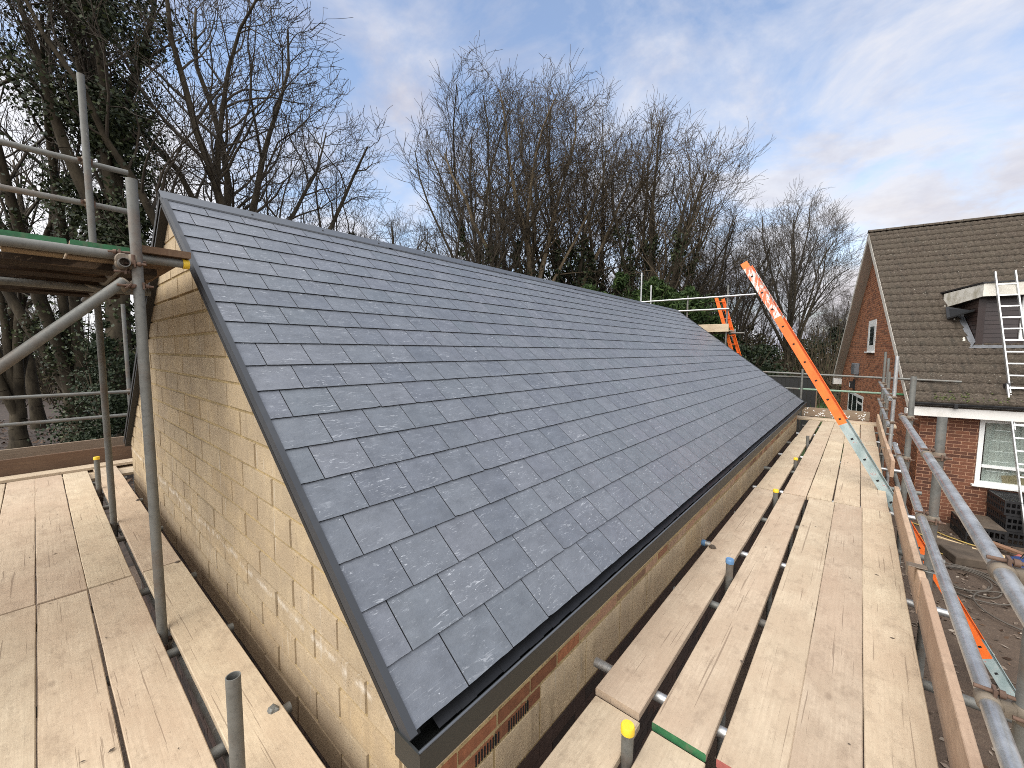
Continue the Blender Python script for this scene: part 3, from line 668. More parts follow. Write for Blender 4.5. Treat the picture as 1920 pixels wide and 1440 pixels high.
# ================================================================ SCAFFOLD
RT = 0.0245
def coupler(parent, c, a, b, da, db, mi='coupler', spin=0):
    """swivel/double coupler: bands round two tubes (axis a at c+da, axis b at c+db)"""
    c = Vector(c); a = Vector(a).normalized(); b = Vector(b).normalized(); da = Vector(da); db = Vector(db)
    mb = MB()
    for ax, d in ((a, da), (b, db)):
        p = c+d; mb.tube([p-ax*0.027, p-ax*0.022, p+ax*0.022, p+ax*0.027], [RT+0.003, RT+0.0065, RT+0.0065, RT+0.003], 14)
    mid = c+(da+db)*0.5; dirv = (db-da); L = max(dirv.length, 0.01); dirn = dirv.normalized() if dirv.length > 1e-4 else Vector((0, 0, 1))
    s1 = dirn.cross(a); s1 = s1.normalized() if s1.length > 0.1 else b
    mb.obox(mid, dirn*0.016, a*0.021, dirn.cross(a).normalized()*0.021 if dirn.cross(a).length > 0.1 else s1*0.021)
    bm = MB()
    for ax, d in ((a, da), (b, db)):
        o = dirn.cross(ax); o = o.normalized() if o.length > 0.1 else s1
        q = c+d+o*(RT+0.014)
        bm.tube([q-dirn*0.035, q+dirn*0.055], 0.0065, 8); bm.tube([q+dirn*0.020, q+dirn*0.034], 0.0125, 6)
        bm.obox(q+dirn*0.010, dirn*0.004, ax*0.018, o*0.013)
        q2 = c+d-o*(RT+0.010); bm.tube([q2-ax*0.024, q2+ax*0.024], 0.0085, 8)
    o = mb.build('coupler', M['coupler'], parent); bm.build('bolt', M['rust'], o); return o
def tube_obj(name, p0, p1, label, cat, group=None, mat='galv', cap=None, hollow=True):
    p0, p1 = Vector(p0), Vector(p1); root = empty(name, p0, label, cat, group); d = p1-p0
    mb = MB(); L = d.length; k = 5
    mb.tube([d*(i/k) for i in range(k+1)], RT, 20, hollow=0.84 if hollow else 0.0)
    mb.build('tube', M[mat], root)
    if cap:
        cm = MB(); u = d.normalized(); end = d if cap[1] else Vector((0, 0, 0)); s = u if cap[1] else -u
        cm.tube([end-s*0.022, end+s*0.004, end+s*0.010], [RT+0.004, RT+0.004, RT+0.0005], 18); cm.build('end_cap', M[cap[0]], root)
    return root
def at_child(root, p): return Vector(p)-Vector(root.location)
X_, Y_, Z_ = Vector((1, 0, 0)), Vector((0, 1, 0)), Vector((0, 0, 1))
bmesh_cache = {}
def board_mesh(L, key, mats, paint=None, W=0.225, T=0.038):
    mb = MB(); r = random.Random(key); k = 14; rows = []
    def edge(): return r.uniform(-0.0012, 0.0012)
    bow = r.uniform(-0.003, 0.003)
    for i in range(k+1):
        x = -L/2+L*i/k; off = bow*math.sin(math.pi*i/k); w0 = -W/2+off+edge(); w1 = W/2+off+edge(); zz = r.uniform(-0.0006, 0.0006)
        c = 0.0035
        rows.append([(x, w0, c), (x, w0+c, 0), (x, w1-c, 0), (x, w1, c), (x, w1, T-c+zz), (x, w1-c, T+zz), (x, w0+c, T+zz), (x, w0, T-c+zz)])
    vs = [p for rw in rows for p in rw]; n = 8
    fs = [(i*n+j, i*n+(j+1) % n, (i+1)*n+(j+1) % n, (i+1)*n+j) for i in range(k) for j in range(n)]
    mb.add(vs, [tuple(reversed(f)) for f in fs])
    mb.add(rows[0], [tuple(range(n))], 1 if paint in ('lo', 'both') else 0); mb.add(rows[-1], [tuple(reversed(range(n)))], 1 if paint in ('hi', 'both') else 0)
    return mb.mesh('scaffold_board', mats)
def board(c, L, ang, label, mat='board', paint=None, group=None, roll=None, key=None, paintmat='green', name='scaffold_board', cat='scaffold board'):
    key = key if key is not None else rng.randint(0, 99999)
    me = board_mesh(L, key, [M[mat], M[paintmat]], paint)
    o = link(name, me, None, c); o.rotation_euler = (0, 0, ang)
    if roll is not None: o.rotation_euler = roll
    return tag(o, label, cat, group)
TH_B = 0.038
def right_deck():
    ordn = ['innermost board by the wall', 'first board past the capped posts', 'second board past the capped posts', 'third board past the capped posts', 'outermost board by the toe board']
    bays = [('nearest bay', -2.25, 1.69, -0.030), ('second bay', 1.70, 5.64, 0.0), ('third bay', 5.655, 9.58, -0.004), ('furthest bay', 9.595, 12.22, -0.002)]
    xs = [(-0.782, -0.498, -0.242, -0.012, 0.215), (-0.785, -0.500, -0.240, -0.012, 0.215), (-0.770, -0.500, -0.262, -0.030, 0.205), (-0.762, -0.495, -0.265, -0.036, 0.200)]
    k = 0
    for bi, (bn, y0, y1, dz) in enumerate(bays):
        for j in range(5):
            k += 1; paint = None; pm = 'green'
            if bi == 1 and j == 1: paint = 'lo'
            if bi == 1 and j == 2: paint = 'lo'; pm = 'red_paint'
            dy = rng.uniform(-0.012, 0.012)
            z = DZ-TH_B+dz+rng.uniform(-0.003, 0.003)+(0.004 if j == 0 else 0)
            yy1 = y1+ (0.0 if bi < 3 else (0.35 if j > 2 else 0.0))
            c = (xs[bi][j]+rng.uniform(-0.003, 0.003), (y0+yy1)/2+dy, z)
            board(c, (yy1-y0)-0.012, math.pi/2+rng.uniform(-0.0012, 0.0012), '%s in the %s of the right walkway' % (ordn[j], bn), paint=paint, group='scaffold boards of the right walkway', key=100+k, paintmat=pm)
right_deck()
def left_deck():
    rows = [(0.542, 'board next to the block gable'), (0.258, 'board just left of the pole gap'), (0.028, 'second board left of the pole gap'), (-0.203, 'third board left of the pole gap'), (-0.434, 'fourth board left of the pole gap'), (-0.668, 'board at the outer edge of the platform')]
    bays = [('near', -3.945, 0.02), ('far', -7.86, -3.957)]
    k = 0
    for bn, x0, x1 in bays:
        for y, nm in rows:
            k += 1; xx0 = x0-(0.38 if bn == 'far' and y > 0.5 else 0)
            z = DZ-TH_B+rng.uniform(-0.003, 0.003)
            board(((xx0+x1)/2+rng.uniform(-0.006, 0.006), y+rng.uniform(-0.003, 0.003), z), x1-xx0-0.01, rng.uniform(-0.0012, 0.0012),
                  '%s, %s half of the left platform' % (nm, bn), group='scaffold boards of the left platform', key=300+k)
left_deck()
# far left return platform
for i in range(4):
    board((-7.55-0.232*(i+1)+0.12, 2.6, DZ-TH_B-0.045), 6.2, math.pi/2, 'scaffold board %s from the wall behind the far gable corner' % ['first', 'second', 'third', 'fourth'][i], group='boards of the far return platform', key=420+i)
tag(board((-8.02, -0.1, DZ-0.01), 3.4, math.pi/2, 'pale board lying across the far ends of the left platform boards', key=430), group=None)
board((-8.27, -0.2, DZ+0.105), 3.9, 0, 'brown weathered toe board on edge at the far end of the left platform', mat='board_brown', roll=(math.pi/2, 0, math.pi/2), key=431, name='toe_board', cat='toe board')
board((-8.70, 0.0, DZ+0.17), 4.5, 0, 'dark grey plank on edge beyond the brown toe board', mat='board_grey', roll=(math.pi/2, 0, math.pi/2), key=432, name='toe_board', cat='toe board')
# ---- left platform tubes
def std(name, x, y, z0, z1, label, mat='galv', cap=None, lean=(0, 0)):
    return tube_obj(name, (x, y, z0), (x+lean[0], y+lean[1], z1), label, 'scaffold pole', 'upright scaffold standards', mat, cap)
L1 = std('scaffold_standard', -3.055, 0.397, GZ, 0.90, 'grey upright pole in front of the gable carrying the high platform corner', 'galv_dull', lean=(0.045, -0.008))
coupler(L1, at_child(L1, (-3.02, 0.385, 0.475)), Z_, X_, (0, 0, 0), (-0.02, -0.05, 0))
L2 = std('scaffold_standard', -5.42, 0.40, GZ, 2.30, 'tallest upright pole, further along the gable behind the guard rails', 'galv_dull', lean=(0.29, -0.012))
L3 = std('scaffold_standard', -1.69, 0.405, GZ, -1.20, 'short open-topped pole end standing in the left platform gap', 'galv_dull', lean=(0.0, 0.0))
L4 = std('scaffold_standard', -6.75, 0.40, GZ, -1.28, 'short yellow-capped pole end in the gap of the left platform', 'galv_dull', ('yellow', 1))
L5 = std('scaffold_standard', -8.43, 0.90, GZ, 0.66, 'slim pole standing behind the far left corner of the gable', 'galv_dull')
for z, nm in ((-0.65, 'upper'), (-1.0, 'lower')):
    rl = tube_obj('guard_rail', (-8.38, -4.0, z), (-8.38, 0.98, z), '%s grey guard rail at the far end of the left platform' % nm, 'guard rail', 'guard rails', 'galv_dull')
    coupler(rl, at_child(rl, (-8.40, 0.9, z)), Y_, Z_, (0.0, 0, 0), (-0.03, 0, 0))
for i, x in enumerate((-1.99, -2.86, -3.75, -4.98, -6.1, -7.3)):
    tb = tube_obj('scaffold_transom', (x, -1.2, DZ-TH_B-0.026), (x, 0.70, DZ-TH_B-0.026), 'grey tube under the left platform boards, %s from the camera' % ['first', 'second', 'third', 'fourth', 'fifth', 'sixth'][i], 'scaffold tube', 'transoms under the left platform', 'galv_dull')
lg = tube_obj('scaffold_ledger', (-8.3, 0.452, DZ-0.115), (0.3, 0.452, DZ-0.115), 'long grey ledger tube low in the gap of the left platform', 'scaffold tube', None, 'galv_dull')
for x in (-3.05, -5.42, -1.69, -6.75): coupler(lg, at_child(lg, (x, 0.43, DZ-0.115)), X_, Z_, (0, 0.022, 0), (0, -0.028, 0))
# high platform over the left platform
hz = 0.47
led = tube_obj('scaffold_ledger', (-3.10, -3.2, 0.503), (-3.10, 0.625, 0.503), 'yellow-capped tube along the front edge of the high platform', 'scaffold tube', None, 'galv_dull', ('yellow', 1))
tr = tube_obj('scaffold_transom', (-2.965, 0.335, 0.452), (-5.6, 0.335, 0.452), 'open-ended tube pointing out under the corner of the high platform', 'scaffold tube', None, 'galv_dull')
coupler(tr, at_child(tr, (-3.05, 0.335, 0.452)), X_, Z_, (0, 0, 0), (0.02, 0.05, 0))
brc = tube_obj('scaffold_brace', (-3.02, 0.335, 0.36), (-3.08, -1.9, -1.9), 'thick diagonal brace tube sloping down to the left from the high platform', 'scaffold tube', None, 'galv_dull')
coupler(brc, at_child(brc, (-3.03, 0.33, 0.34)), Y_+Z_, Z_, (0, 0, 0), (-0.01, 0.06, 0))
for z, nm in ((1.632, 'upper'), (1.278, 'lower')):
    rl = tube_obj('guard_rail', (-5.30, -3.2, z), (-5.30, 0.665, z), '%s guard rail of the high platform clamped to the tallest pole' % nm, 'guard rail', 'guard rails', 'galv_dull')
    coupler(rl, at_child(rl, (-5.30, 0.39, z)), Y_, Z_, (0, 0, 0), (0.05 if z > 1.4 else 0.03, 0.0, 0), 'coupler')
for i, (y, g_) in enumerate(((-0.80, 1), (-0.565, 1), (-0.33, 1), (-0.095, 1), (0.027, 1), (0.265, 1), (0.525, 0))):
    if i == 3: continue
    o = board((-4.405 if g_ else -4.33, y, 0.521 if g_ else 0.532), 2.55, 0, ['green-ended scaffold board furthest left on the high platform', 'green-ended scaffold board, second from left on the high platform', 'green-ended scaffold board, third from left on the high platform', '', 'green-ended scaffold board of the high platform, left of its neighbour by the pole', 'green-ended scaffold board of the high platform right beside the pole', 'brown weathered board of the high platform touching the roof verge'][i],
              mat='board' if g_ else 'board_brown', paint='hi' if g_ else None, group='boards of the high platform', key=500+i)
for i, x in enumerate((-3.32, -3.70, -4.10, -4.50, -4.92)):
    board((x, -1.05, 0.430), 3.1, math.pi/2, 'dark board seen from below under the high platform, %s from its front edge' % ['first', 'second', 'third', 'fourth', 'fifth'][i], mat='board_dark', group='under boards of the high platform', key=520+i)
tube_obj('scaffold_transom', (-4.0, -0.9, 0.408), (-4.0, 0.58, 0.408), 'dull tube end poking out beneath the high platform towards the gable', 'scaffold tube', None, 'galv_dull')

# ---- right walkway tubes
zt = DZ-TH_B-0.027
ords = ['first', 'second', 'third', 'fourth', 'fifth', 'sixth', 'seventh', 'eighth', 'ninth', 'tenth', 'eleventh']
for i, (y, x0, x1) in enumerate(((1.92, -1.02, 0.72), (2.90, -0.93, 0.70), (3.815, -0.985, 0.58), (4.75, -0.93, 0.62), (5.85, -0.95, 0.71), (6.95, -1.0, 0.66), (8.05, -0.96, 0.60), (9.2, -0.98, 0.66), (10.4, -0.95, 0.62), (11.6, -0.95, 0.62))):
    tube_obj('scaffold_transom', (x0, y, zt), (x1, y, zt), 'cross tube under the right walkway boards, %s from the camera' % ords[i], 'scaffold tube', 'transoms under the right walkway', 'galv_dull' if i % 2 else 'galv', ('blue', 0) if i == 2 else None)
posts = [(1.50, -1.545, 'yellow'), (3.22, -1.520, 'blue'), (5.35, -1.555, 'yellow'), (7.2, -1.56, 'yellow'), (8.95, -1.50, None)]
for i, (y, z, c) in enumerate(posts):
    std('scaffold_standard', -0.643, y, GZ, z, '%s short pole end in the right walkway, %s from the camera' % ({'yellow': 'yellow-capped', 'blue': 'blue-capped', None: 'uncapped grey'}[c], ords[i]), 'galv_dull', (c, 1) if c else None)
lg = tube_obj('scaffold_ledger', (-0.592, -2, zt-0.055), (-0.592, 12.6, zt-0.055), 'inner ledger tube hidden below the capped posts of the right walkway', 'scaffold tube', None, 'galv_dull')
lg2 = tube_obj('scaffold_ledger', (0.475, -2, zt-0.055), (0.475, 12.9, zt-0.055), 'outer ledger tube below the toe boards of the right walkway', 'scaffold tube', None, 'galv_dull')
Q = [(1.93, 0.9, 'galv_dull', 'upright pole at the right edge of the photo carrying the guard rails', 0.452), (3.85, -0.42, 'galv_dull', 'stout upright pole ending below the white fascia, beside the toe board joint', 0.43), (5.92, -0.245, 'galv_dull', 'upright pole where the near guard rails end', 0.43), (8.70, -0.055, 'galv', 'upright pole just beyond the orange ladder with rusty couplers', 0.43),
     (10.55, -0.36, 'galv_dull', 'short upright pole end, middle one against the orange brick gable', 0.43), (12.75, 0.02, 'galv_dull', 'furthest upright pole of the walkway, seen against the orange gable', 0.43), (12.0, -0.12, 'galv_dull', 'second furthest upright pole of the walkway, against the orange gable', 0.46)]
stds = []
for y, z, mt, lb, x in Q:
    s = std('scaffold_standard', x, y, GZ, z, lb, mt); stds.append((s, x, y, z))
def rail(y0, y1, z, lb):
    rl = tube_obj('guard_rail', (0.375, y0, z), (0.375, y1, z), lb, 'guard rail', 'guard rails', 'galv')
    for s, x, y, zz in stds:
        if y0-0.05 <= y <= y1+0.05 and zz > z-0.05:
            coupler(rl, at_child(rl, (0.375, y-0.002, z)), Y_, Z_, (0, 0, 0), (x-0.375+0.001, 0.0, 0))
    return rl
rail(-2.5, 6.16, -0.682, 'thick upper guard rail along the near right walkway'); rail(-2.5, 6.80, -1.115, 'lower guard rail along the near right walkway')
rail(8.35, 13.05, -0.70, 'upper guard rail of the far right walkway, open end towards the camera'); rail(8.25, 12.95, -1.09, 'lower guard rail of the far right walkway, open end towards the camera')
def toe(y0, y1, x, z, lb, key, dy=0):
    o = board((x, (y0+y1)/2, z), y1-y0, 0, lb, mat='board_tan', roll=(math.pi/2+0.02, 0, math.pi/2+dy), key=key, name='toe_board', cat='toe board'); return o
toe(-0.4, 3.66, 0.372, DZ+0.085, 'long toe board on edge in the near part of the right walkway', 600, 0.0)
toe(3.60, 6.02, 0.362, DZ+0.085, 'shorter toe board on edge between the clamped joint and the orange ladder', 601, 0.004)
toe(7.35, 9.3, 0.375, DZ+0.105, 'pale toe board on edge just beyond the orange ladder', 602, 0.012)
toe(9.35, 12.7, 0.362, DZ+0.105, 'furthest toe board along the outer edge of the right walkway', 603, 0.0)
def toe_clip(y, z, lb):
    root = empty('toe_board_clip', (0.40, y, z), lb, 'clamp', 'toe board clamps')
    mb = MB(); mb.box((-0.075, -0.035, 0.0), (0.02, 0.035, 0.006)); mb.box((-0.081, -0.035, -0.07), (-0.075, 0.035, 0.006))
    o = mb.build('clip_plate', M['coupler'], root); bevel(o, 0.003)
    m2 = MB(); p = [(0.03+0.034*math.cos(a), 0.034*math.sin(a)*1.0, -0.01) for a in [k*math.pi*2/20 for k in range(21)]]; m2.tube(p, 0.006, 8)
    m2.build('clip_band', M['galv_dull'], root)
toe_clip(3.80, DZ+0.21, 'grey clamp holding the toe board joint to the stout pole'); toe_clip(8.66, DZ+0.15, 'rusty clamp holding the toe board beyond the ladder')
# far end of the walkway
for i in range(2):
    board((-0.36, 12.40+i*0.232, DZ-TH_B-0.02+0.035), 2.1, 0.0, 'board laid across the far end of the right walkway, %s' % ['nearer one', 'further one under the toe board'][i], group='cross boards at the far end', key=620+i)
def speckled():
    o = board((-0.42, 12.83, DZ+0.13), 1.32, 0, 'toe board splashed with white plaster across the far end of the walkway', mat='board_grey', roll=(math.pi/2, 0, 0), key=630, name='toe_board', cat='toe board')
    mb = MB(); r = random.Random(9)
    for k in range(46):
        x = r.uniform(-0.62, 0.6); z = r.uniform(-0.095, 0.095); a = r.uniform(0, 3.14); L = r.uniform(0.012, 0.035); w = r.uniform(0.006, 0.012)
        pts = []
        for q in range(8):
            t = q/8*2*math.pi; rr = r.uniform(0.7, 1.2); px, pz = L*math.cos(t)*rr, w*math.sin(t)*rr
            pts.append((x+px*math.cos(a)-pz*math.sin(a), z+px*math.sin(a)+pz*math.cos(a), 0.0385))
        n = len(pts); mb.add(pts+[(p[0], p[1], 0.041) for p in pts], [tuple(range(n, 2*n))]+[(i, (i+1) % n, n+(i+1) % n, n+i) for i in range(n)])
    mb.build('plaster_splash', M['upvc'], o)['kind'] = 'stuff'
speckled()
YR = 13.1
fr1 = tube_obj('guard_rail', (-2.25, YR, -0.546), (1.70, YR, -0.625), 'upper cross rail at the far end of the walkway in front of the house gable', 'guard rail', 'guard rails', 'galv_dull')
fr2 = tube_obj('guard_rail', (-1.75, YR, -0.965), (1.62, YR, -0.975), 'lower cross rail at the far end with a bright green painted tip', 'guard rail', 'guard rails', 'galv_dull')
gm = MB(); gm.tube([(2.35, 0, -0.0065), (3.372, 0, -0.0100)], RT+0.0012, 16); gm.build('painted_tip', M['green'], fr2)
gp = MB(); gp.tube([(0.55, 0, -0.0016), (2.30, 0, -0.0062)], RT+0.0010, 16); gp.build('faded_paint', plain('faded_green_paint', (0.17, 0.25, 0.18), 0.6, 0.3, 20), fr2)
std('scaffold_standard', -1.14, YR-0.05, GZ, -0.44, 'grey upright pole at the far eave corner of the slate roof', 'galv_dull')
for x, z, lb, mt in ((-5.62, 2.56, 'tall pale pole sticking up behind the far ridge end', 'galv'), (-5.29, 2.13, 'shorter pale pole behind the far ridge end', 'galv'), (-4.13, 1.70, 'grey pole behind the far slope, left of the small orange ladder', 'galv_dull'), (-3.02, 1.92, 'pole behind the small orange ladder', 'galv_dull')):
    std('scaffold_standard', x, YR, GZ, z, lb, mt)
tube_obj('guard_rail', (-5.7, YR-0.055, 1.612), (-2.30, YR-0.055, 1.590), 'upper pale rail of the far high platform behind the slate roof', 'guard rail', 'guard rails', 'galv')
tube_obj('guard_rail', (-4.9, YR-0.055, 1.25), (-2.95, YR-0.055, 1.236), 'lower pale rail of the far high platform behind the slate roof', 'guard rail', 'guard rails', 'galv')
for i in range(3):
    board((-4.15, YR+0.12+0.235*i, 0.60), 2.4, 0.0, 'board of the far high platform, %s' % ['front', 'middle', 'back'][i], group='boards of the far high platform', key=640+i)
board((-3.42, YR-0.10, 0.69), 0.98, 0, 'pale toe board on edge of the far high platform', roll=(math.pi/2, 0, 0), key=650, name='toe_board', cat='toe board')
tube_obj('scaffold_transom', (-5.0, YR+0.3, 0.55), (-2.6, YR+0.3, 0.55), 'tube under the boards of the far high platform', 'scaffold tube', None, 'galv_dull')
# ---- loose bits on boards
def mortar_lump(x, y, z, r, lb, cat='mortar lump', mat='slab'):
    mb = MB(); rr = random.Random(int(x*1000+y*77)); n = 9
    rings = [[(r*f*math.cos(k/n*6.283)*rr.uniform(0.7, 1.25), r*f*math.sin(k/n*6.283)*rr.uniform(0.7, 1.25), h*r) for k in range(n)] for f, h in ((1, 0), (0.85, 0.35), (0.45, 0.6))]
    vs = [p for q in rings for p in q]+[(0, 0, r*0.62)]
    fs = [(i*n+k, i*n+(k+1) % n, (i+1)*n+(k+1) % n, (i+1)*n+k) for i in range(2) for k in range(n)]+[(2*n+k, 2*n+(k+1) % n, 3*n) for k in range(n)]
    mb.add(vs, fs); o = mb.build('mortar_lump', M[mat], None, (x, y, z)); return tag(o, lb, cat, 'dried mortar crumbs')
mortar_lump(-1.955, 0.615, DZ+0.001, 0.028, 'grey dried mortar lump at the edge of the near left platform board', mat='galv_dull')
mortar_lump(-3.93, 0.625, DZ+0.001, 0.018, 'small mortar crumb by the wall where the left boards butt together')
mortar_lump(-0.86, 3.62, DZ+0.006, 0.03, 'mortar lump on the inner board near the blue-capped tube')
mortar_lump(-5.9, 0.64, DZ+0.001, 0.022, 'mortar crumb on the wall side board far along the left platform')

def deck_chips():
    r = np.random.default_rng(41); n = 50
    side = r.uniform(0, 1, n) < 0.7
    P = np.stack([np.where(side, r.uniform(-0.58, 0.30, n), r.uniform(-6.5, -0.8, n)), np.where(side, r.uniform(1.8, 11, n), r.uniform(-0.3, 0.34, n)), np.full(n, DZ+0.0055)], 1)
    a = r.uniform(0, 6.28, n); s = r.uniform(0.004, 0.014, n); e = np.stack([np.cos(a), np.sin(a), 0*a], 1)*s[:, None]; f = np.stack([-np.sin(a), np.cos(a), r.uniform(-0.1, 0.25, n)], 1)*(s*r.uniform(0.25, 0.7, n))[:, None]
    V = np.stack([P-e, P-f, P+e, P+f], 1).reshape(-1, 3); tag(link('slate_chips', fast_mesh('slate_chips', V, np.arange(4*n).reshape(-1, 4), [M['slab']])), 'tiny slate and mortar chips scattered on the pale boards', 'chips', kind='stuff')
deck_chips()
# ================================================================ LADDERS
def ladder(name, foot, top, along, width, depth, pitch, label, mats, group=None, rung_mat='alu', flange=0.028, holes=True, rung_r=0.016):
    """mats: list of (t0, t1, material) along the stile; along = rung direction"""
    foot, top, a = Vector(foot), Vector(top), Vector(along).normalized()
    d = top-foot; L = d.length; d.normalize(); n = a.cross(d).normalized()
    root = empty(name, foot, label, 'ladder', group)
    for s in (0, 1):
        o = a*(s*width); sg = 1 if s == 0 else -1
        st = None
        for (t0, t1, mt) in mats:
            mb = MB(); p0, p1 = d*(t0*L), d*(t1*L); c = (p0+p1)/2+o; h = (p1-p0)/2
            mb.obox(c, a*0.003, n*depth/2, h)                                   # web
            for e in (1, -1): mb.obox(c+a*sg*(flange/2+0.0035)+n*e*(depth/2-0.003), a*flange/2, n*0.003, h)
            ob = mb.build('stile', M[mt], root)
            st = st or ob
        if holes:
            hm = MB(); k = 0.6*pitch
            while k < L-0.1:
                q = d*k+o-a*sg*0.0035
                hm.obox(q, a*0.0008, n*0.013, d*0.011); k += pitch
            hm.build('rung_socket', M['hole'], st)
    k = 0.6*pitch
    while k < L-0.1:
        mb = MB(); mb.tube([d*k+a*0.004, d*k+a*(width-0.004)], rung_r, 10); mb.build('rung', M[rung_mat], root); k += pitch
    return root
ladder('extension_ladder', (1.51, 6.50, GZ), (-1.33, 6.56, 1.25), (0, 1, 0), 0.40, 0.088, 0.27,
       'long orange ladder with worn grey ends leaning across the right walkway',
       [(0, 0.10, 'teal'), (0.10, 0.37, 'orange'), (0.37, 0.575, 'teal'), (0.575, 0.845, 'orange'), (0.845, 0.985, 'orange_worn'), (0.985, 1.0, 'orange')])
ladder('extension_ladder', (-1.75, 13.45, GZ), (-3.42, 13.45, 1.62), (0.25, 1, 0), 0.42, 0.09, 0.27, 'small orange ladder rising behind the far edge of the slate roof', [(0, 1, 'orange')], rung_mat='orange')

# ================================================================ HOUSE
HA = R(8.4); CH, SH = math.cos(HA), math.sin(HA)
house = empty('brick_house', (0, 0, GZ), 'red brick house with mossy brown tiled roof, dormer and white fascia', 'house', rz=HA)
H = -GZ
def hz_(z): return z+H
EX0, EXW, EX1 = 2.70, 3.0, 13.5
EYE, EYR, EYB = 12.35, 18.6, 24.85
ZEV, ZRG = hz_(-1.08), hz_(4.09)
KK = (ZRG-ZEV)/(EYR-EYE)
def house_build():
    r = random.Random(21)
    yb = EYB-0.34
    # mortar cores
    mb = MB()
    topz = lambda y: (ZEV+(y-EYE)*KK if y < EYR else ZEV+(EYB-y)*KK)-0.10
    prof = [(12.69, 0), (12.69, topz(12.69)), (EYR, topz(EYR)), (yb, topz(yb)), (yb, 0)]
    n = len(prof)
    hole = (3.92, 5.80, hz_(-2.83), hz_(-1.40))
    P = [(EXW, y, z) for y, z in prof]+[(EX1, y, z) for y, z in prof]
    fs = [tuple(range(n)), tuple(reversed(range(n, 2*n)))]
    for i in range(1, n-1): fs.append((i, n+i, n+(i+1) % n, (i+1) % n))
    mb.add(P, fs)
    h0, h1, k0, k1 = hole
    for (a, b, c, d) in ((EXW, h0, 0, topz(12.69)), (h1, EX1, 0, topz(12.69)), (h0, h1, 0, k0), (h0, h1, k1, topz(12.69))):
        mb.add([(a, 12.69, c), (b, 12.69, c), (b, 12.69, d), (a, 12.69, d)], [(0, 1, 2, 3)])
    w = mb.build('wall', M['mortar_grey'], house)
    f = masonry(r, (0, 12.69, 0), (1, 0, 0), (0, 0, 1), (0, -1, 0), EXW, 9.0, 0, hz_(-1.38), 0.225, 0.075, 0.011, 0.004, holes=[hole], jit=0.001)
    f.build('front_brickwork', M['brick'], w)
    gholes = [(-19.2, -17.97, hz_(0.02), hz_(1.12)), (-22.4, -19.2, hz_(-2.5), hz_(-1.6))]
    cp = [(-yb, 0), (-12.69, 0), (-12.69, topz(12.69)), (-EYR, topz(EYR)), (-yb, topz(yb))]
    gm = masonry(r, (EXW, 0, 0), (0, -1, 0), (0, 0, 1), (-1, 0, 0), -yb, -12.69, 0, topz(EYR), 0.225, 0.075, 0.016, 0.008, cp=cp, holes=gholes, jit=0.001)
    gm.build('gable_brickwork', M['brick_orange'], w)
    # ---------------- roof slopes, wavy tiles
    def slope(sd):
        nr = 25; rows = []
        ln = math.hypot(EYR-EYE, ZRG-ZEV); gch = ln/nr; per = 0.15
        xs = np.arange(EX0, EX1, 0.025); m = len(xs)
        V = []; F = []
        uy, uz = (EYR-EYE)/ln, (ZRG-ZEV)/ln
        rr = np.random.default_rng(4+sd)
        for q in range(nr):
            base = len(V)
            prof = 0.024*np.abs(np.sin(np.pi*xs/per))**0.8
            tj = rr.normal(0, 0.003, int((EX1-EX0)/0.30)+3); tji = ((xs-EX0)/0.30).astype(int)
            sj = rr.normal(0, 0.004, len(tj))
            for s, nn in ((q*gch, -0.012), (q*gch, 0.034), (q*gch+gch*1.12, 0.002)):
                for i in range(m):
                    ss = s+sj[tji[i]]*(1 if s == q*gch else 0); h = nn+(prof[i] if nn > 0.0 else prof[i]*0.6)+tj[tji[i]]*(nn > 0.02)
                    y = EYE+ss*uy-uz*h; z = ZEV+ss*uz+uy*h
                    if sd < 0: y = EYR+(EYR-y)
                    V.append((xs[i], y, z))
            for b in (0, 1):
                for i in range(m-1):
                    a = base+b*m+i
                    F.append((a, a+1, a+m+1, a+m) if sd > 0 else (a, a+m, a+m+1, a+1))
        return link('tiled_slope', fast_mesh('tiled_slope', V, F, [M['rooftile']]), rf)
    mb = MB()
    for sd in (1, -1):
        ye = EYE if sd > 0 else EYB; p = []
        for dz in (-0.10, -0.006):
            p += [(EX0+0.03, ye, ZEV+dz), (EX1, ye, ZEV+dz), (EX1, EYR, ZRG+dz), (EX0+0.03, EYR, ZRG+dz)]
        mb.hexa(p)
    rf = mb.build('roof', M['rooftile'], house)
    slope(1); slope(-1)
    rm = MB(); x = EX0-0.01; 
    while x < EX1:
        x2 = x+0.45; y = EYR
        prof = [(y+0.13*math.cos(a), ZRG-0.005+0.085*math.sin(a)) for a in [math.pi*k/8 for k in range(9)]]
        P = [(x, a, b) for a, b in prof]+[(x2-0.008, a, b-0.004) for a, b in prof]
        rm.add(P, [(k, k+1, 9+k+1, 9+k) for k in range(8)]+[tuple(range(9)), tuple(reversed(range(9, 18)))]); x = x2
    rm.build('ridge_tile', M['rooftile'], rf)
    # moss along eave
    mv = []; mf = []
    for k in range(420):
        x = r.uniform(EX0+0.4, 9.0); c = Vector((x, EYE+abs(r.gauss(0, 0.10)), 0)); c.z = ZEV+(c.y-EYE)*KK+0.045; s = r.uniform(0.012, 0.04)
        if math.sin(x*2.3)+r.uniform(-1, 1) < 0: continue
        b = len(mv)
        mv += [(c.x-s, c.y, c.z), (c.x+s, c.y, c.z), (c.x, c.y+s, c.z), (c.x, c.y-s, c.z), (c.x, c.y, c.z+s*0.9), (c.x, c.y, c.z-s*0.4)]
        for t in ((0, 2, 4), (2, 1, 4), (1, 3, 4), (3, 0, 4), (2, 0, 5), (1, 2, 5), (3, 1, 5), (0, 3, 5)): mf.append(tuple(b+i for i in t))
    mo = link('moss', fast_mesh('moss', mv, mf, [M['moss']]), rf); mo['kind'] = 'stuff'
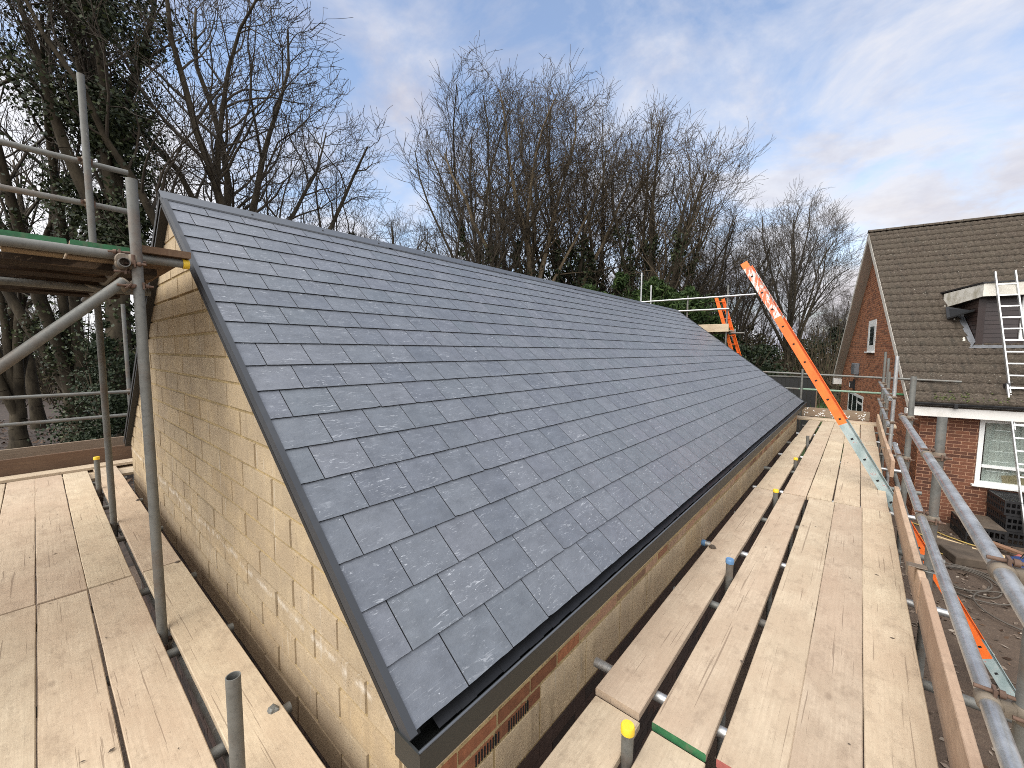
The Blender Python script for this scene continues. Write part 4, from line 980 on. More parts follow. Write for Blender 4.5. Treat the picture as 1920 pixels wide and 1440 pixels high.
    # bargeboards + soffits on the gable
    for sd in (1, -1):
        ye = EYE-0.02 if sd > 0 else EYB+0.02; d = Vector((0, EYR-ye, ZRG-ZEV)).normalized(); nv = Vector((0, -d.z, d.y)) if sd > 0 else Vector((0, d.z, -d.y))
        a = Vector((EX0, ye, ZEV-0.02)); b = Vector((EX0, EYR, ZRG-0.02))
        bm = MB(); P = []
        for xx in (EX0-0.005, EX0+0.022):
            P += [Vector((xx, a.y, a.z))-nv*0.15, Vector((xx, b.y, b.z))-nv*0.15*1.0-Vector((0, 0, 0.04)), Vector((xx, b.y, b.z)), Vector((xx, a.y, a.z))]
        bm.hexa(P); bm.build('bargeboard', M['barge'], house)
        sm = MB(); P = []
        for dz in (0.150, 0.135):
            for xx in (EX0+0.022, EXW+0.01):
                P += [Vector((xx, a.y, a.z))-nv*dz, Vector((xx, b.y, b.z))-nv*dz-Vector((0, 0, 0.04))]
        sm.hexa([P[0], P[2], P[3], P[1], P[4], P[6], P[7], P[5]]); sm.build('verge_soffit', M['soffit'], house)
        # boxed end at the foot
        bx = MB(); y0 = ye; y1 = ye+(0.15 if sd > 0 else -0.36)
        if sd > 0: bx.box((EX0-0.012, EYE+0.031, ZEV-0.298), (EXW+0.018, EYE+0.22, ZEV-0.16))
        else: bx.box((EX0-0.012, min(y0, y1), ZEV-0.42), (EXW+0.02, max(y0, y1), ZEV-0.16))
        bo = bx.build('soffit_box', M['fascia_white'], house); bevel(bo, 0.004)
    # front fascia, soffit, gutter
    fb = MB(); fb.box((EX0+0.015, EYE+0.005, ZEV-0.30), (EX1, EYE+0.030, ZEV-0.045)); fb.build('fascia', M['fascia_white'], house)
    sf = MB(); sf.box((EXW+0.02, EYE+0.03, ZEV-0.295), (EX1, 12.695, ZEV-0.27)); sf.build('soffit', M['fascia_white'], house)
    gt = MB(); yg, zg = EYE-0.055, ZEV-0.005
    prof = [(yg+0.055*math.cos(a), zg+0.055*math.sin(a)) for a in [math.pi+math.pi*k/8 for k in range(9)]]
    P = [(EX0+0.06, a, b) for a, b in prof]+[(EX1, a, b) for a, b in prof]
    P += [(EX0+0.06, a+(yg-a)*0.08, b+0.004) for a, b in prof]+[(EX1, a+(yg-a)*0.08, b+0.004) for a, b in prof]
    gt.add(P, [(k, 9+k, 9+k+1, k+1) for k in range(8)]+[(18+k, 18+k+1, 27+k+1, 27+k) for k in range(8)]); gt.add([P[k] for k in range(9)], [tuple(range(9))])
    go = gt.build('gutter', M['black'], house)
    for x in (3.42, 4.6, 5.8, 7.0):
        b = MB(); b.box((x-0.03, EYE-0.115, ZEV-0.10), (x+0.03, EYE+0.004, ZEV-0.005)); bb = b.build('gutter_bracket', M['black'], go); bevel(bb, 0.006)
    # ---------------- front window
    def window(ax, plane, u0, u1, z0, z1, mull, trans, sill=True, fw=0.06, mat='upvc', depth=0.07, nsign=-1, out=0.02, blind=False):
        """ax: 'x' -> plane y=plane, u along x ; 'y' -> plane x=plane, u along y"""
        def bx(mb, a, b, c, d, d0, d1):
            lo, hi = min(plane+nsign*d0, plane+nsign*d1), max(plane+nsign*d0, plane+nsign*d1)
            if ax == 'x': mb.box((a, lo, c), (b, hi, d))
            else: mb.box((lo, a, c), (hi, b, d))
        fm = MB()
        bx(fm, u0, u0+fw, z0, z1, out, -depth); bx(fm, u1-fw, u1, z0, z1, out, -depth)
        bx(fm, u0+fw, u1-fw, z1-fw, z1, out, -depth); bx(fm, u0+fw, u1-fw, z0, z0+fw, out, -depth)
        for m_ in mull: bx(fm, m_-fw*0.45, m_+fw*0.45, z0+fw, z1-fw, out-0.004, -depth)
        for (a, b, t) in trans: bx(fm, a+fw*0.46, b-fw*0.46, t-fw*0.4, t+fw*0.4, out-0.006, -depth)
        wn = fm.build('window', M[mat], house)
        pd = 0.010 if blind else -0.030
        pm = MB(); bx(pm, u0+fw*0.6, u1-fw*0.6, z0+fw*0.6, z1-fw*0.6, pd, pd-0.004); pm.build('pane', M['glass'], wn)
        if sill:
            sm = MB(); bx(sm, u0-0.05, u1+0.05, z0-0.045, z0-0.001, 0.085, -0.05); so_ = sm.build('sill', M['upvc'], wn); bevel(so_, 0.006)
        if blind:
            rm = MB(); bx(rm, u0+0.01, u1-0.01, z0+0.01, z1-0.01, 0.003, 0.0015); rm.build('dark_room_backing', M['dark_in'], wn); return wn, bx  # flat dark panel standing in for the unlit room
        rm = MB(); bx(rm, u0, u1, z0, z1, -1.1, -1.12); bx(rm, u0, u0+0.01, z0, z1, -0.09, -1.1); bx(rm, u1-0.01, u1, z0, z1, -0.09, -1.1); bx(rm, u0, u1, z0-0.01, z0, -0.09, -1.1); bx(rm, u0, u1, z1, z1+0.01, -0.09, -1.1)
        rm.build('dark_room_backing', M['dark_in'], wn)
        return wn, bx
    h0, h1, k0, k1 = hole
    w1, bx = window('x', 12.69, h0+0.002, h1-0.002, k0+0.002, k1-0.002, [5.02], [(h0+0.05, 5.02, hz_(-2.42)), (5.02, h1-0.05, hz_(-1.85))], fw=0.075)
    # curtain folds
    cm = MB(); nfold = 60; pts = [(4.05+0.95*i/nfold, 12.69+0.088+0.020*math.sin(i*0.9)+0.010*math.sin(i*2.3)) for i in range(nfold+1)]
    P = [(x, y, k0+0.02) for x, y in pts]+[(x, y, k1-0.02) for x, y in pts]; N_ = nfold+1
    cm.add(P, [(i, i+1, N_+i+1, N_+i) for i in range(nfold)], 0, True); cm.build('curtain', M['curtain'], w1)
    kb = MB(); kb.obox((4.52, 12.755, k0+0.16), (0.17, 0, 0.03), (0.01, 0.02, 0), (-0.02, 0, 0.10)); kb.obox((4.72, 12.757, k0+0.20), (0.06, 0.0, 0.03), (0.01, 0.02, 0), (-0.05, 0, 0.14), 1)
    kb.build('picture_card', [M['cardboard'], M['upvc']], w1)
    # gable windows
    window('y', EXW, 17.98, 19.18, hz_(0.03), hz_(1.11), [], [], fw=0.22, mat='upvc', blind=True)
    window('y', EXW, 19.22, 22.38, hz_(-2.48), hz_(-1.61), [20.4, 21.4], [(19.25, 20.4, hz_(-1.9))], fw=0.10, sill=False, blind=True)
    vb = MB(); vb.box((EXW-0.16, 20.35, hz_(-0.86)), (EXW-0.006, 21.1, hz_(-0.42))); vo = vb.build('vent_box', M['lead'], house); bevel(vo, 0.02)
    lm = MB(); lm.box((EXW-0.05, 21.0, hz_(-1.46)), (EXW-0.006, 21.35, hz_(-1.08))); lm.box((EXW-0.16, 21.05, hz_(-1.42)), (EXW-0.05, 21.3, hz_(-1.16))); lo = lm.build('wall_lamp', M['black'], house)
    lg_ = MB(); lg_.box((EXW-0.165, 21.1, hz_(-1.38)), (EXW-0.16, 21.25, hz_(-1.22))); lg_.build('lamp_glass', M['upvc'], lo)
    # ---------------- dormer
    D0, DX0, DX1 = 13.87, 4.10, 8.2
    zb, ztp = hz_(0.16), hz_(1.30)
    def rz(y): return ZEV+(y-EYE)*KK
    dm = MB(); yback = EYE+(ztp-ZEV)/KK+0.25
    # body: side cheeks and front
    P = [(DX0, D0, zb-0.1), (DX1, D0, zb-0.1), (DX1, yback, rz(yback)-0.2), (DX0, yback, rz(yback)-0.2), (DX0, D0, ztp), (DX1, D0, ztp), (DX1, yback, ztp), (DX0, yback, ztp)]
    dm.hexa(P); dr = dm.build('dormer', M['cladding'], house)
    cl = MB(); c2 = MB(); zz = zb
    while zz < ztp-0.02:
        z2 = min(zz+0.10, ztp)
        cl.hexa([(DX0, D0-0.018, zz), (4.72, D0-0.018, zz), (4.72, D0-0.002, zz), (DX0, D0-0.002, zz), (DX0, D0-0.008, z2-0.006), (4.72, D0-0.008, z2-0.006), (4.72, D0-0.002, z2-0.006), (DX0, D0-0.002, z2-0.006)])
        c2.hexa([(5.9, D0-0.018, zz), (DX1, D0-0.018, zz), (DX1, D0-0.002, zz), (5.9, D0-0.002, zz), (5.9, D0-0.008, z2-0.006), (DX1, D0-0.008, z2-0.006), (DX1, D0-0.002, z2-0.006), (5.9, D0-0.002, z2-0.006)])
        yk = EYE+(zz-ZEV)/KK
        if yk > D0+0.12: cl.hexa([(DX0-0.018, D0, zz), (DX0-0.002, D0, zz), (DX0-0.002, yk, zz), (DX0-0.018, yk, zz), (DX0-0.008, D0, z2-0.006), (DX0-0.002, D0, z2-0.006), (DX0-0.002, yk, z2-0.006), (DX0-0.008, yk, z2-0.006)])
        zz += 0.10
    cl.box((DX0-0.03, D0-0.030, zb), (DX0+0.09, D0-0.019, ztp))
    cl.build('cladding', M['cladding'], dr); c2.build('cladding', M['cladding'], dr)
    fo = 0.28; zf0, zf1 = ztp-0.015, ztp+0.27
    ff = MB(); ff.box((DX0-0.05, D0-fo, zf0), (DX1+0.1, D0-fo+0.025, zf1))
    ff.build('dormer_fascia', M['fascia_dirty'], dr)
    fs_ = MB(); fs_.hexa([(DX0-0.05, D0-fo+0.026, zf0), (DX0-0.02, D0-fo+0.026, zf0), (DX0-0.20, 15.30, zf0-0.10), (DX0-0.25, 15.30, zf0-0.10),
                          (DX0-0.05, D0-fo+0.026, zf1), (DX0-0.02, D0-fo+0.026, zf1), (DX0-0.20, 15.30, zf1-0.02), (DX0-0.25, 15.30, zf1-0.02)]); fs_.build('side_fascia', M['fascia_dirty'], dr)
    tp = MB(); tp.hexa([(DX0-0.07, D0-fo-0.02, zf1+0.002), (DX1+0.1, D0-fo-0.02, zf1+0.002), (DX1+0.1, 16.6, zf1+0.05), (DX0-0.27, 15.6, zf1+0.02),
                        (DX0-0.07, D0-fo-0.02, zf1+0.035), (DX1+0.1, D0-fo-0.02, zf1+0.035), (DX1+0.1, 16.6, zf1+0.085), (DX0-0.27, 15.6, zf1+0.055)]); tp.build('flat_roof', M['black'], dr)
    sf2 = MB(); sf2.hexa([(DX0-0.05, D0-fo+0.03, zf0-0.012), (DX1, D0-fo+0.03, zf0-0.012), (DX1, D0-0.02, zf0-0.012), (DX0-0.05, 15.2, zf0-0.1),
                          (DX0-0.05, D0-fo+0.03, zf0-0.002), (DX1, D0-fo+0.03, zf0-0.002), (DX1, D0-0.02, zf0-0.002), (DX0-0.05, 15.2, zf0-0.09)]); sf2.build('dormer_soffit', M['soffit_black'], dr)
    # dark valley gutter board on the left of the dormer
    vg = MB(); vg.hexa([(DX0-0.35, 14.55, rz(14.55)+0.10), (DX0-0.05, D0+0.1, zf0-0.30), (DX0-0.02, D0+0.5, zf0-0.28), (DX0-0.30, 14.9, rz(14.9)+0.12),
                        (DX0-0.35, 14.55, rz(14.55)+0.14), (DX0-0.05, D0+0.1, zf0-0.26), (DX0-0.02, D0+0.5, zf0-0.24), (DX0-0.30, 14.9, rz(14.9)+0.16)]); vg.build('side_gutter_board', M['soffit_black'], dr)
    fl = MB()
    fl.hexa([(DX0-0.16, D0-0.13, rz(D0-0.13)+0.045), (DX1, D0-0.13, rz(D0-0.13)+0.045), (DX1, D0-0.02, zb+0.02), (DX0-0.03, D0-0.02, zb+0.02),
             (DX0-0.16, D0-0.14, rz(D0-0.14)+0.055), (DX1, D0-0.14, rz(D0-0.14)+0.055), (DX1, D0-0.03, zb+0.04), (DX0-0.03, D0-0.03, zb+0.04)])
    fl.hexa([(DX0-0.11, D0-0.12, rz(D0-0.12)+0.045), (DX0-0.03, D0-0.04, rz(D0)+0.08), (DX0-0.03, 14.7, rz(14.7)+0.08), (DX0-0.12, 14.7, rz(14.7)+0.045),
             (DX0-0.11, D0-0.12, rz(D0-0.12)+0.055), (DX0-0.025, D0-0.04, rz(D0)+0.10), (DX0-0.025, 14.7, rz(14.7)+0.10), (DX0-0.12, 14.7, rz(14.7)+0.055)])
    fl.build('lead_flashing', M['lead'], dr)
    ml = MB()
    for (x, y, s) in ((DX0-0.17, 13.98, 0.055), (DX0-0.16, 14.04, 0.045), (DX0-0.20, 14.62, 0.05), (DX0-0.27, 15.1, 0.06), (DX0-0.22, 15.16, 0.05)):
        c = Vector((x, y, rz(y)+0.035)); ml.tube([c-Vector((0, 0, 0.03)), c, c+Vector((0, 0, s*0.6))], [s*0.5, s*0.55, s*0.2], 6)
    ml.build('cement_fillet', M['fascia_dirty'], dr)
    # dormer window right part
    window('x', D0, 4.74, 5.88, zb+0.16, ztp-0.03, [5.3], [], fw=0.07, depth=0.05, sill=False, out=0.045, blind=True)
house_build()
def hpt(ex, ey, z): return Vector((ex*CH-ey*SH, ex*SH+ey*CH, z))
# aluminium roof ladder (two overlapping sections)
def alu_ladder():
    a = Vector((CH, SH, 0))
    top = hpt(4.17, 13.50, 1.80); foot = hpt(4.415, 11.62, GZ)
    d = (top-foot); L = d.length; d.normalize(); n = a.cross(d).normalized(); W = 0.30
    root = empty('extension_ladder', foot, 'long aluminium extension ladder leaning on the dormer of the brick house', 'ladder')
    for (t0, t1, off, w, nm) in ((0.40, 1.0, 0.0, W, 'upper_section'), (0.0, 0.56, -0.045, W+0.09, 'lower_section')):
        for s in (-1, 1):
            mb = MB(); c = d*((t0+t1)/2*L)+a*(W/2+s*w/2)+n*off*-1; mb.obox(c, a*0.014, n*0.032, d*((t1-t0)/2*L)); o = mb.build('stile', M['alu'], root); bevel(o, 0.005)
        k = t0*L+0.12
        while k < t1*L-0.05:
            mb = MB(); c = d*k+a*W/2-n*off; mb.obox(c, a*(w/2-0.014), n*0.014, d*0.014); mb.build('rung', M['alu'], root); k += 0.26
    mb = MB()
    for s in (-1, 1):
        c = d*(0.56*L)+a*(W/2+s*(W/2+0.03)); mb.obox(c, a*0.035, n*0.06, d*0.03)
    mb.build('bracket', M['black'], root)
alu_ladder()

# ================================================================ YARD
def crate(c, sx, sy, h, rz, label, dusty=False):
    root = empty('crate', c, label, 'crate', 'black plastic crates by the house wall', rz)
    mb = MB(); t = 0.014
    # upside-down stacking crate: lattice top, slatted sides
    for k in range(-12, 13):
        for sg in (1, -1):
            # diagonal lattice strips clipped to the rectangle
            p = clip([(k*0.075-2, -2*sg-0.0), (k*0.075-2+0.02, -2*sg), (k*0.075+2+0.02, 2*sg), (k*0.075+2, 2*sg)] if sg > 0 else [(k*0.075+2, -2), (k*0.075+2+0.02, -2), (k*0.075-2+0.02, 2), (k*0.075-2, 2)],
                     [(-sx/2, -sy/2), (sx/2, -sy/2), (sx/2, sy/2), (-sx/2, sy/2)])
            if len(p) < 3: continue
            zt_ = h-0.004-(0.003 if sg > 0 else 0.0); q = len(p)
            mb.add([(x, y, zt_) for x, y in p]+[(x, y, zt_-0.02) for x, y in p], [tuple(range(q)), tuple(reversed(range(q, 2*q)))]+[(i, q+i, q+(i+1) % q, (i+1) % q) for i in range(q)])
    mb.build('lattice', M['black'] if not dusty else M['galv_dull'], root)
    sd = MB()
    for z0, z1 in ((0, 0.045), (h*0.42, h*0.56), (h-0.05, h)):
        sd.box((-sx/2-t, -sy/2-t, z0), (sx/2+t, -sy/2, z1)); sd.box((-sx/2-t, sy/2, z0), (sx/2+t, sy/2+t, z1))
        sd.box((-sx/2-t, -sy/2, z0), (-sx/2, sy/2, z1)); sd.box((sx/2, -sy/2, z0), (sx/2+t, sy/2, z1))
    nx = int(sx/0.07); ny = int(sy/0.07)
    for i in range(nx+1):
        x = -sx/2+i*sx/nx
        for yy in (-sy/2-t+0.002, sy/2+0.002): sd.box((x-0.010, yy, 0.045), (x+0.010, yy+t-0.004, h-0.05))
    for i in range(ny+1):
        y = -sy/2+i*sy/ny
        for xx in (-sx/2-t+0.002, sx/2+0.002): sd.box((xx, y-0.010, 0.045), (xx+t-0.004, y+0.010, h-0.05))
    sd.build('side_frame', M['black'], root)
cb = hpt(4.62, 12.22, GZ)
for k, nm in enumerate(('bottom black crate of the stack under the house window', 'middle black crate of the stack under the house window', 'topmost black lattice crate of the stack under the house window')):
    crate((cb.x+(0.02 if k == 1 else 0), cb.y, GZ+0.30*k+0.004), 1.0, 0.74, 0.295, HA+(0.03 if k == 1 else 0), nm)
cc = hpt(3.80, 11.95, GZ); crate((cc.x, cc.y, GZ+0.004), 0.52, 0.85, 0.36, HA-0.02, 'single dusty black crate left of the taller crate stack', False)
lid = MB(); lid.box((-0.27, -0.43, 0), (0.27, 0.43, 0.012)); lo_ = lid.build('cover_sheet', M['slab'], None, (cc.x, cc.y, GZ+0.366)); lo_.rotation_euler = (0, 0, HA-0.02); tag(lo_, 'dusty dark sheet lying on the single crate beside the stack', 'sheet')
def plank(p0, p1, w, t, mat, label):
    p0, p1 = Vector(p0), Vector(p1); d = (p1-p0); a = Vector((-d.y, d.x, 0)).normalized(); up = d.cross(a).normalized()*-1
    up = up if up.z > 0 else -up
    mb = MB(); mb.obox(d/2, d/2, a*w/2, up*t/2); o = mb.build('timber_plank', M[mat], None, p0); bevel(o, 0.003); return tag(o, label, 'plank', 'timber planks in the yard')
plank((2.05, 12.0, GZ+0.12), (3.9, 10.2, GZ+0.10), 0.12, 0.05, 'plank_brown', 'brown timber plank lying in front of the black crates')
plank((2.0, 11.6, GZ+0.05), (3.7, 9.9, GZ+0.05), 0.10, 0.05, 'plank_pale', 'pale yellow timber plank lying beside the brown plank')
plank((1.35, 11.9, GZ+0.03), (2.0, 11.5, GZ+0.03), 0.05, 0.03, 'plank_pale', 'short pale batten end on the earth near the bottle')
def slab(c, sx, sy, h, rz, label):
    mb = MB(); mb.box((-sx/2, -sy/2, 0), (sx/2, sy/2, h)); o = mb.build('concrete_slab', M['slab'], None, c); o.rotation_euler = (0, 0, rz); bevel(o, 0.02, 2); return tag(o, label, 'slab', 'earthy slabs in the yard')
slab((1.78, 10.9, GZ), 0.75, 0.55, 0.16, 0.3, 'larger earthy brown slab on the ground behind the guard rails'); slab((1.55, 11.35, GZ), 0.5, 0.4, 0.10, -0.2, 'smaller earthy slab just behind the larger one')
def coil(c, R0, n, label, mat='rope', name='wire_coil', squash=1.0, seed=1):
    r = random.Random(seed); mb = MB(); pts = []
    for k in range(n*24+1):
        t = k/24*2*math.pi; rr = R0*(1+0.22*math.sin(t*0.37+seed)+0.08*math.sin(t*1.7)); pts.append((rr*math.cos(t)+0.1*math.sin(t*0.21), rr*squash*math.sin(t)+0.06*math.cos(t*0.33), 0.02+0.05*abs(math.sin(t*0.6))))
    mb.tube(pts, 0.011, 6); o = mb.build(name, M[mat], None, c); return tag(o, label, 'wire')
coil((1.50, 9.8, GZ), 0.42, 4, 'tangled coil of grey wire lying on the brown earth', squash=1.25, seed=3)
coil((1.95, 9.0, GZ), 0.50, 1, 'single loop of grey wire nearer the ladder foot', seed=8)
def cable(pts, label, mat='yellow_cable'):
    mb = MB(); P = []
    for i in range(len(pts)-1):
        for k in range(6):
            t = k/6; P.append(tuple(pts[i][j]*(1-t)+pts[i+1][j]*t+(0.03*math.sin(i*2.1+t*3) if j < 2 else 0) for j in range(3)))
    P.append(pts[-1]); mb.tube(P, 0.014, 6); return tag(mb.build('cable', M[mat]), label, 'cable', 'yellow cables on the earth')
cable([(0.9, 12.6, GZ+0.02), (1.3, 12.3, GZ+0.02), (1.7, 12.0, GZ+0.02), (2.0, 11.7, GZ+0.03)], 'upper yellow cable trailing across the yard towards the planks')
cable([(0.9, 11.9, GZ+0.02), (1.3, 11.7, GZ+0.02), (1.65, 11.3, GZ+0.02)], 'middle yellow cable on the earth beside the slabs')
cable([(0.8, 11.3, GZ+0.02), (1.1, 11.2, GZ+0.02), (1.45, 10.9, GZ+0.02)], 'lowest yellow cable on the earth beside the slabs')
def bag():
    root = empty('tool_bag', (2.42, 10.75, GZ), 'dark blue crumpled bag on the ground at the right edge', 'bag')
    mb = MB(); r = random.Random(5); n = 14; rings = []
    for f, h in ((0.85, 0.0), (1.0, 0.08), (1.02, 0.17), (0.8, 0.27), (0.45, 0.31)):
        rings.append([(0.34*f*math.cos(k/n*6.283)*r.uniform(0.88, 1.12), 0.24*f*math.sin(k/n*6.283)*r.uniform(0.88, 1.12), h+r.uniform(-0.015, 0.015)) for k in range(n)])
    vs = [p for q in rings for p in q]
    mb.add(vs, [(i*n+k, i*n+(k+1) % n, (i+1)*n+(k+1) % n, (i+1)*n+k) for i in range(4) for k in range(n)]+[tuple(range(4*n, 5*n))], 0, True); mb.build('bag_body', M['blue_cloth'], root)
    hm = MB(); hm.tube([(-0.15, 0, 0.28), (-0.10, 0.02, 0.40), (0.02, 0.03, 0.44), (0.14, 0.02, 0.39), (0.18, 0, 0.27)], 0.014, 8); hm.build('handle', M['black'], root)
bag()
def bucket():
    root = empty('bucket', (2.72, 10.55, GZ), 'pale yellow bucket beside the blue bag', 'bucket')
    mb = MB(); mb.tube([(0, 0, 0), (0, 0, 0.33)], [0.14, 0.18], 24, cap=False); mb.tube([(0, 0, 0.33), (0, 0, 0.02)], [0.172, 0.135], 24, cap=False); mb.add([(0.14*math.cos(k/24*6.283), 0.14*math.sin(k/24*6.283), 0.015) for k in range(24)], [tuple(range(24))])
    mb.tube([(0.18*math.cos(a), 0.18*math.sin(a), 0.325) for a in [k/24*6.2832 for k in range(25)]], 0.008, 6); mb.build('pail', M['yellow_bucket'], root)
    hm = MB(); hm.tube([(0.18*math.cos(a), 0.06, 0.30-0.16*math.sin(a)) for a in [k/12*math.pi for k in range(13)]], 0.005, 6); hm.build('handle', M['alu'], root)
bucket()
def bottle():
    root = empty('bottle', (2.02, 12.05, GZ), 'clear plastic bottle standing in front of the crates', 'bottle')
    mb = MB(); mb.tube([(0, 0, 0), (0, 0, 0.02), (0, 0, 0.10), (0, 0, 0.12), (0, 0, 0.22), (0, 0, 0.27), (0, 0, 0.30)], [0.04, 0.05, 0.05, 0.045, 0.05, 0.025, 0.018], 16); mb.build('bottle_body', M['bottle'], root)
    cm = MB(); cm.tube([(0, 0, 0.30), (0, 0, 0.325)], 0.02, 12); cm.build('cap', M['upvc'], root)
bottle()
rb = MB(); rb.tube([(0, 0, 0), (0.02, 0.0, 0.10), (0.06, 0.02, 0.16)], [0.05, 0.06, 0.04], 10); tag(rb.build('red_pot', M['red_paint'], None, (2.35, 11.35, GZ)), 'small red plastic pot between the planks and the blue bag', 'pot')
def scatter_cards(name, n, area, size, mat, label, cat, lift=0.03, flat=0.5, seed=1, dens=None):
    r = np.random.default_rng(seed); x0, x1, y0, y1 = area
    P = np.stack([r.uniform(x0, x1, n), r.uniform(y0, y1, n), GZ+r.uniform(0.006, lift, n)], 1)
    if dens is not None: P = P[dens(P, r)]; n = len(P)
    a = r.uniform(0, 2*np.pi, n); s = r.uniform(size[0], size[1], n)
    ex = np.stack([np.cos(a), np.sin(a), r.normal(0, flat*0.5, n)], 1)*s[:, None]; ey = np.stack([-np.sin(a), np.cos(a), r.normal(0, flat*0.5, n)], 1)*(s*r.uniform(0.35, 0.8, n))[:, None]
    V = np.stack([P-ex, P-ey, P+ex, P+ey], 1).reshape(-1, 3); F = np.arange(4*n).reshape(-1, 4)
    o = link(name, fast_mesh(name, V, F, [M[mat]])); return tag(o, label, cat, kind='stuff')
scatter_cards('leaf_litter', 16000, (-34, -10, -14, 14), (0.04, 0.10), 'litter', 'brown fallen leaves covering the woodland floor', 'leaf litter', 0.06, 0.7, 3)
scatter_cards('rubble', 2600, (0.5, 4.5, 2.0, 12.4), (0.01, 0.045), 'chip', 'pale chips and stones scattered on the brown earth', 'rubble', 0.02, 0.5, 4)
scatter_cards('dead_leaves', 900, (0.4, 5, 1.0, 12.4), (0.015, 0.05), 'litter', 'scraps of dead leaf on the muddy earth', 'leaf litter', 0.02, 0.6, 5)
def grass():
    r = np.random.default_rng(6); n = 9000
    P = np.stack([r.uniform(-6, 1.2, n), r.uniform(18, 50, n), np.full(n, GZ)], 1); a = r.uniform(0, 6.28, n); s = r.uniform(0.02, 0.04, n); h = r.uniform(0.06, 0.20, n)
    e = np.stack([np.cos(a)*s, np.sin(a)*s, 0*a], 1); t = np.stack([r.normal(0, 0.04, n), r.normal(0, 0.04, n), h], 1)
    V = np.stack([P-e, P+e, P+t], 1).reshape(-1, 3); tag(link('grass', fast_mesh('grass', V, np.arange(3*n).reshape(-1, 3), [M['grass']])), 'rough grass of the lawn beyond the walkway', 'grass', kind='stuff')
grass()
def black_fence():
    root = empty('black_fence', (-4.6, 20.5, GZ), 'black boarded fence panel beyond the far eave of the slate roof', 'fence')
    mb = MB()
    for k in range(22): mb.box((k*0.15, rng.uniform(-0.004, 0.004), 0), (k*0.15+0.143, 0.022, 2.75+rng.uniform(-0.01, 0.01)))
    mb.build('boarding', M['soffit_black'], root)
    c = MB(); c.box((-0.03, -0.04, 2.762), (3.33, 0.07, 2.81)); c.build('coping', M['galv_dull'], root)
    for x in (0.0, 1.6, 3.25):
        p = MB(); p.box((x, 0.024, 0), (x+0.09, 0.11, 2.75)); p.build('post', M['board_grey'], root)
black_fence()
def low_fence():
    root = empty('garden_fence', (-7.5, 45, GZ), 'low grey garden fence at the back of the lawn', 'fence')
    mb = MB()
    for k in range(90): mb.box((k*0.16, 0, 0), (k*0.16+0.145, 0.025, 1.6+rng.uniform(-0.03, 0.03)))
    mb.build('boarding', M['board_grey'], root)
    for x in range(0, 15, 2):
        p = MB(); p.box((x, -0.1, 0), (x+0.1, -0.002, 1.7)); p.build('post', M['board_grey'], root)
low_fence()

# ================================================================ TREES
def frame_of(d):
    ref = np.where(np.abs(d[:, 2:3]) < 0.9, np.array([[0, 0, 1.0]]), np.array([[1.0, 0, 0]]))
    u = np.cross(d, ref); u /= np.linalg.norm(u, axis=1, keepdims=True)+1e-9; return u, np.cross(d, u)
def prisms(A, B, ra, rb, n):
    A, B, ra, rb = map(np.asarray, (A, B, ra, rb)); d = B-A; L = np.linalg.norm(d, axis=1, keepdims=True)+1e-9; u, w = frame_of(d/L)
    ang = 2*np.pi*np.arange(n)/n; c, s = np.cos(ang), np.sin(ang)
    ring = u[:, None, :]*c[None, :, None]+w[:, None, :]*s[None, :, None]
    V = np.concatenate([A[:, None, :]+ring*ra[:, None, None], B[:, None, :]+ring*rb[:, None, None]], 1).reshape(-1, 3)
    k = np.arange(n); base = (np.arange(len(A))*2*n)[:, None, None]
    F = np.stack([k, n+k, n+(k+1) % n, (k+1) % n], 1)[None]+base
    return V, F.reshape(-1, 4)
def rotv(v, axis, a):
    return v*math.cos(a)+np.cross(axis, v)*math.sin(a)+axis*np.dot(axis, v)*(1-math.cos(a))
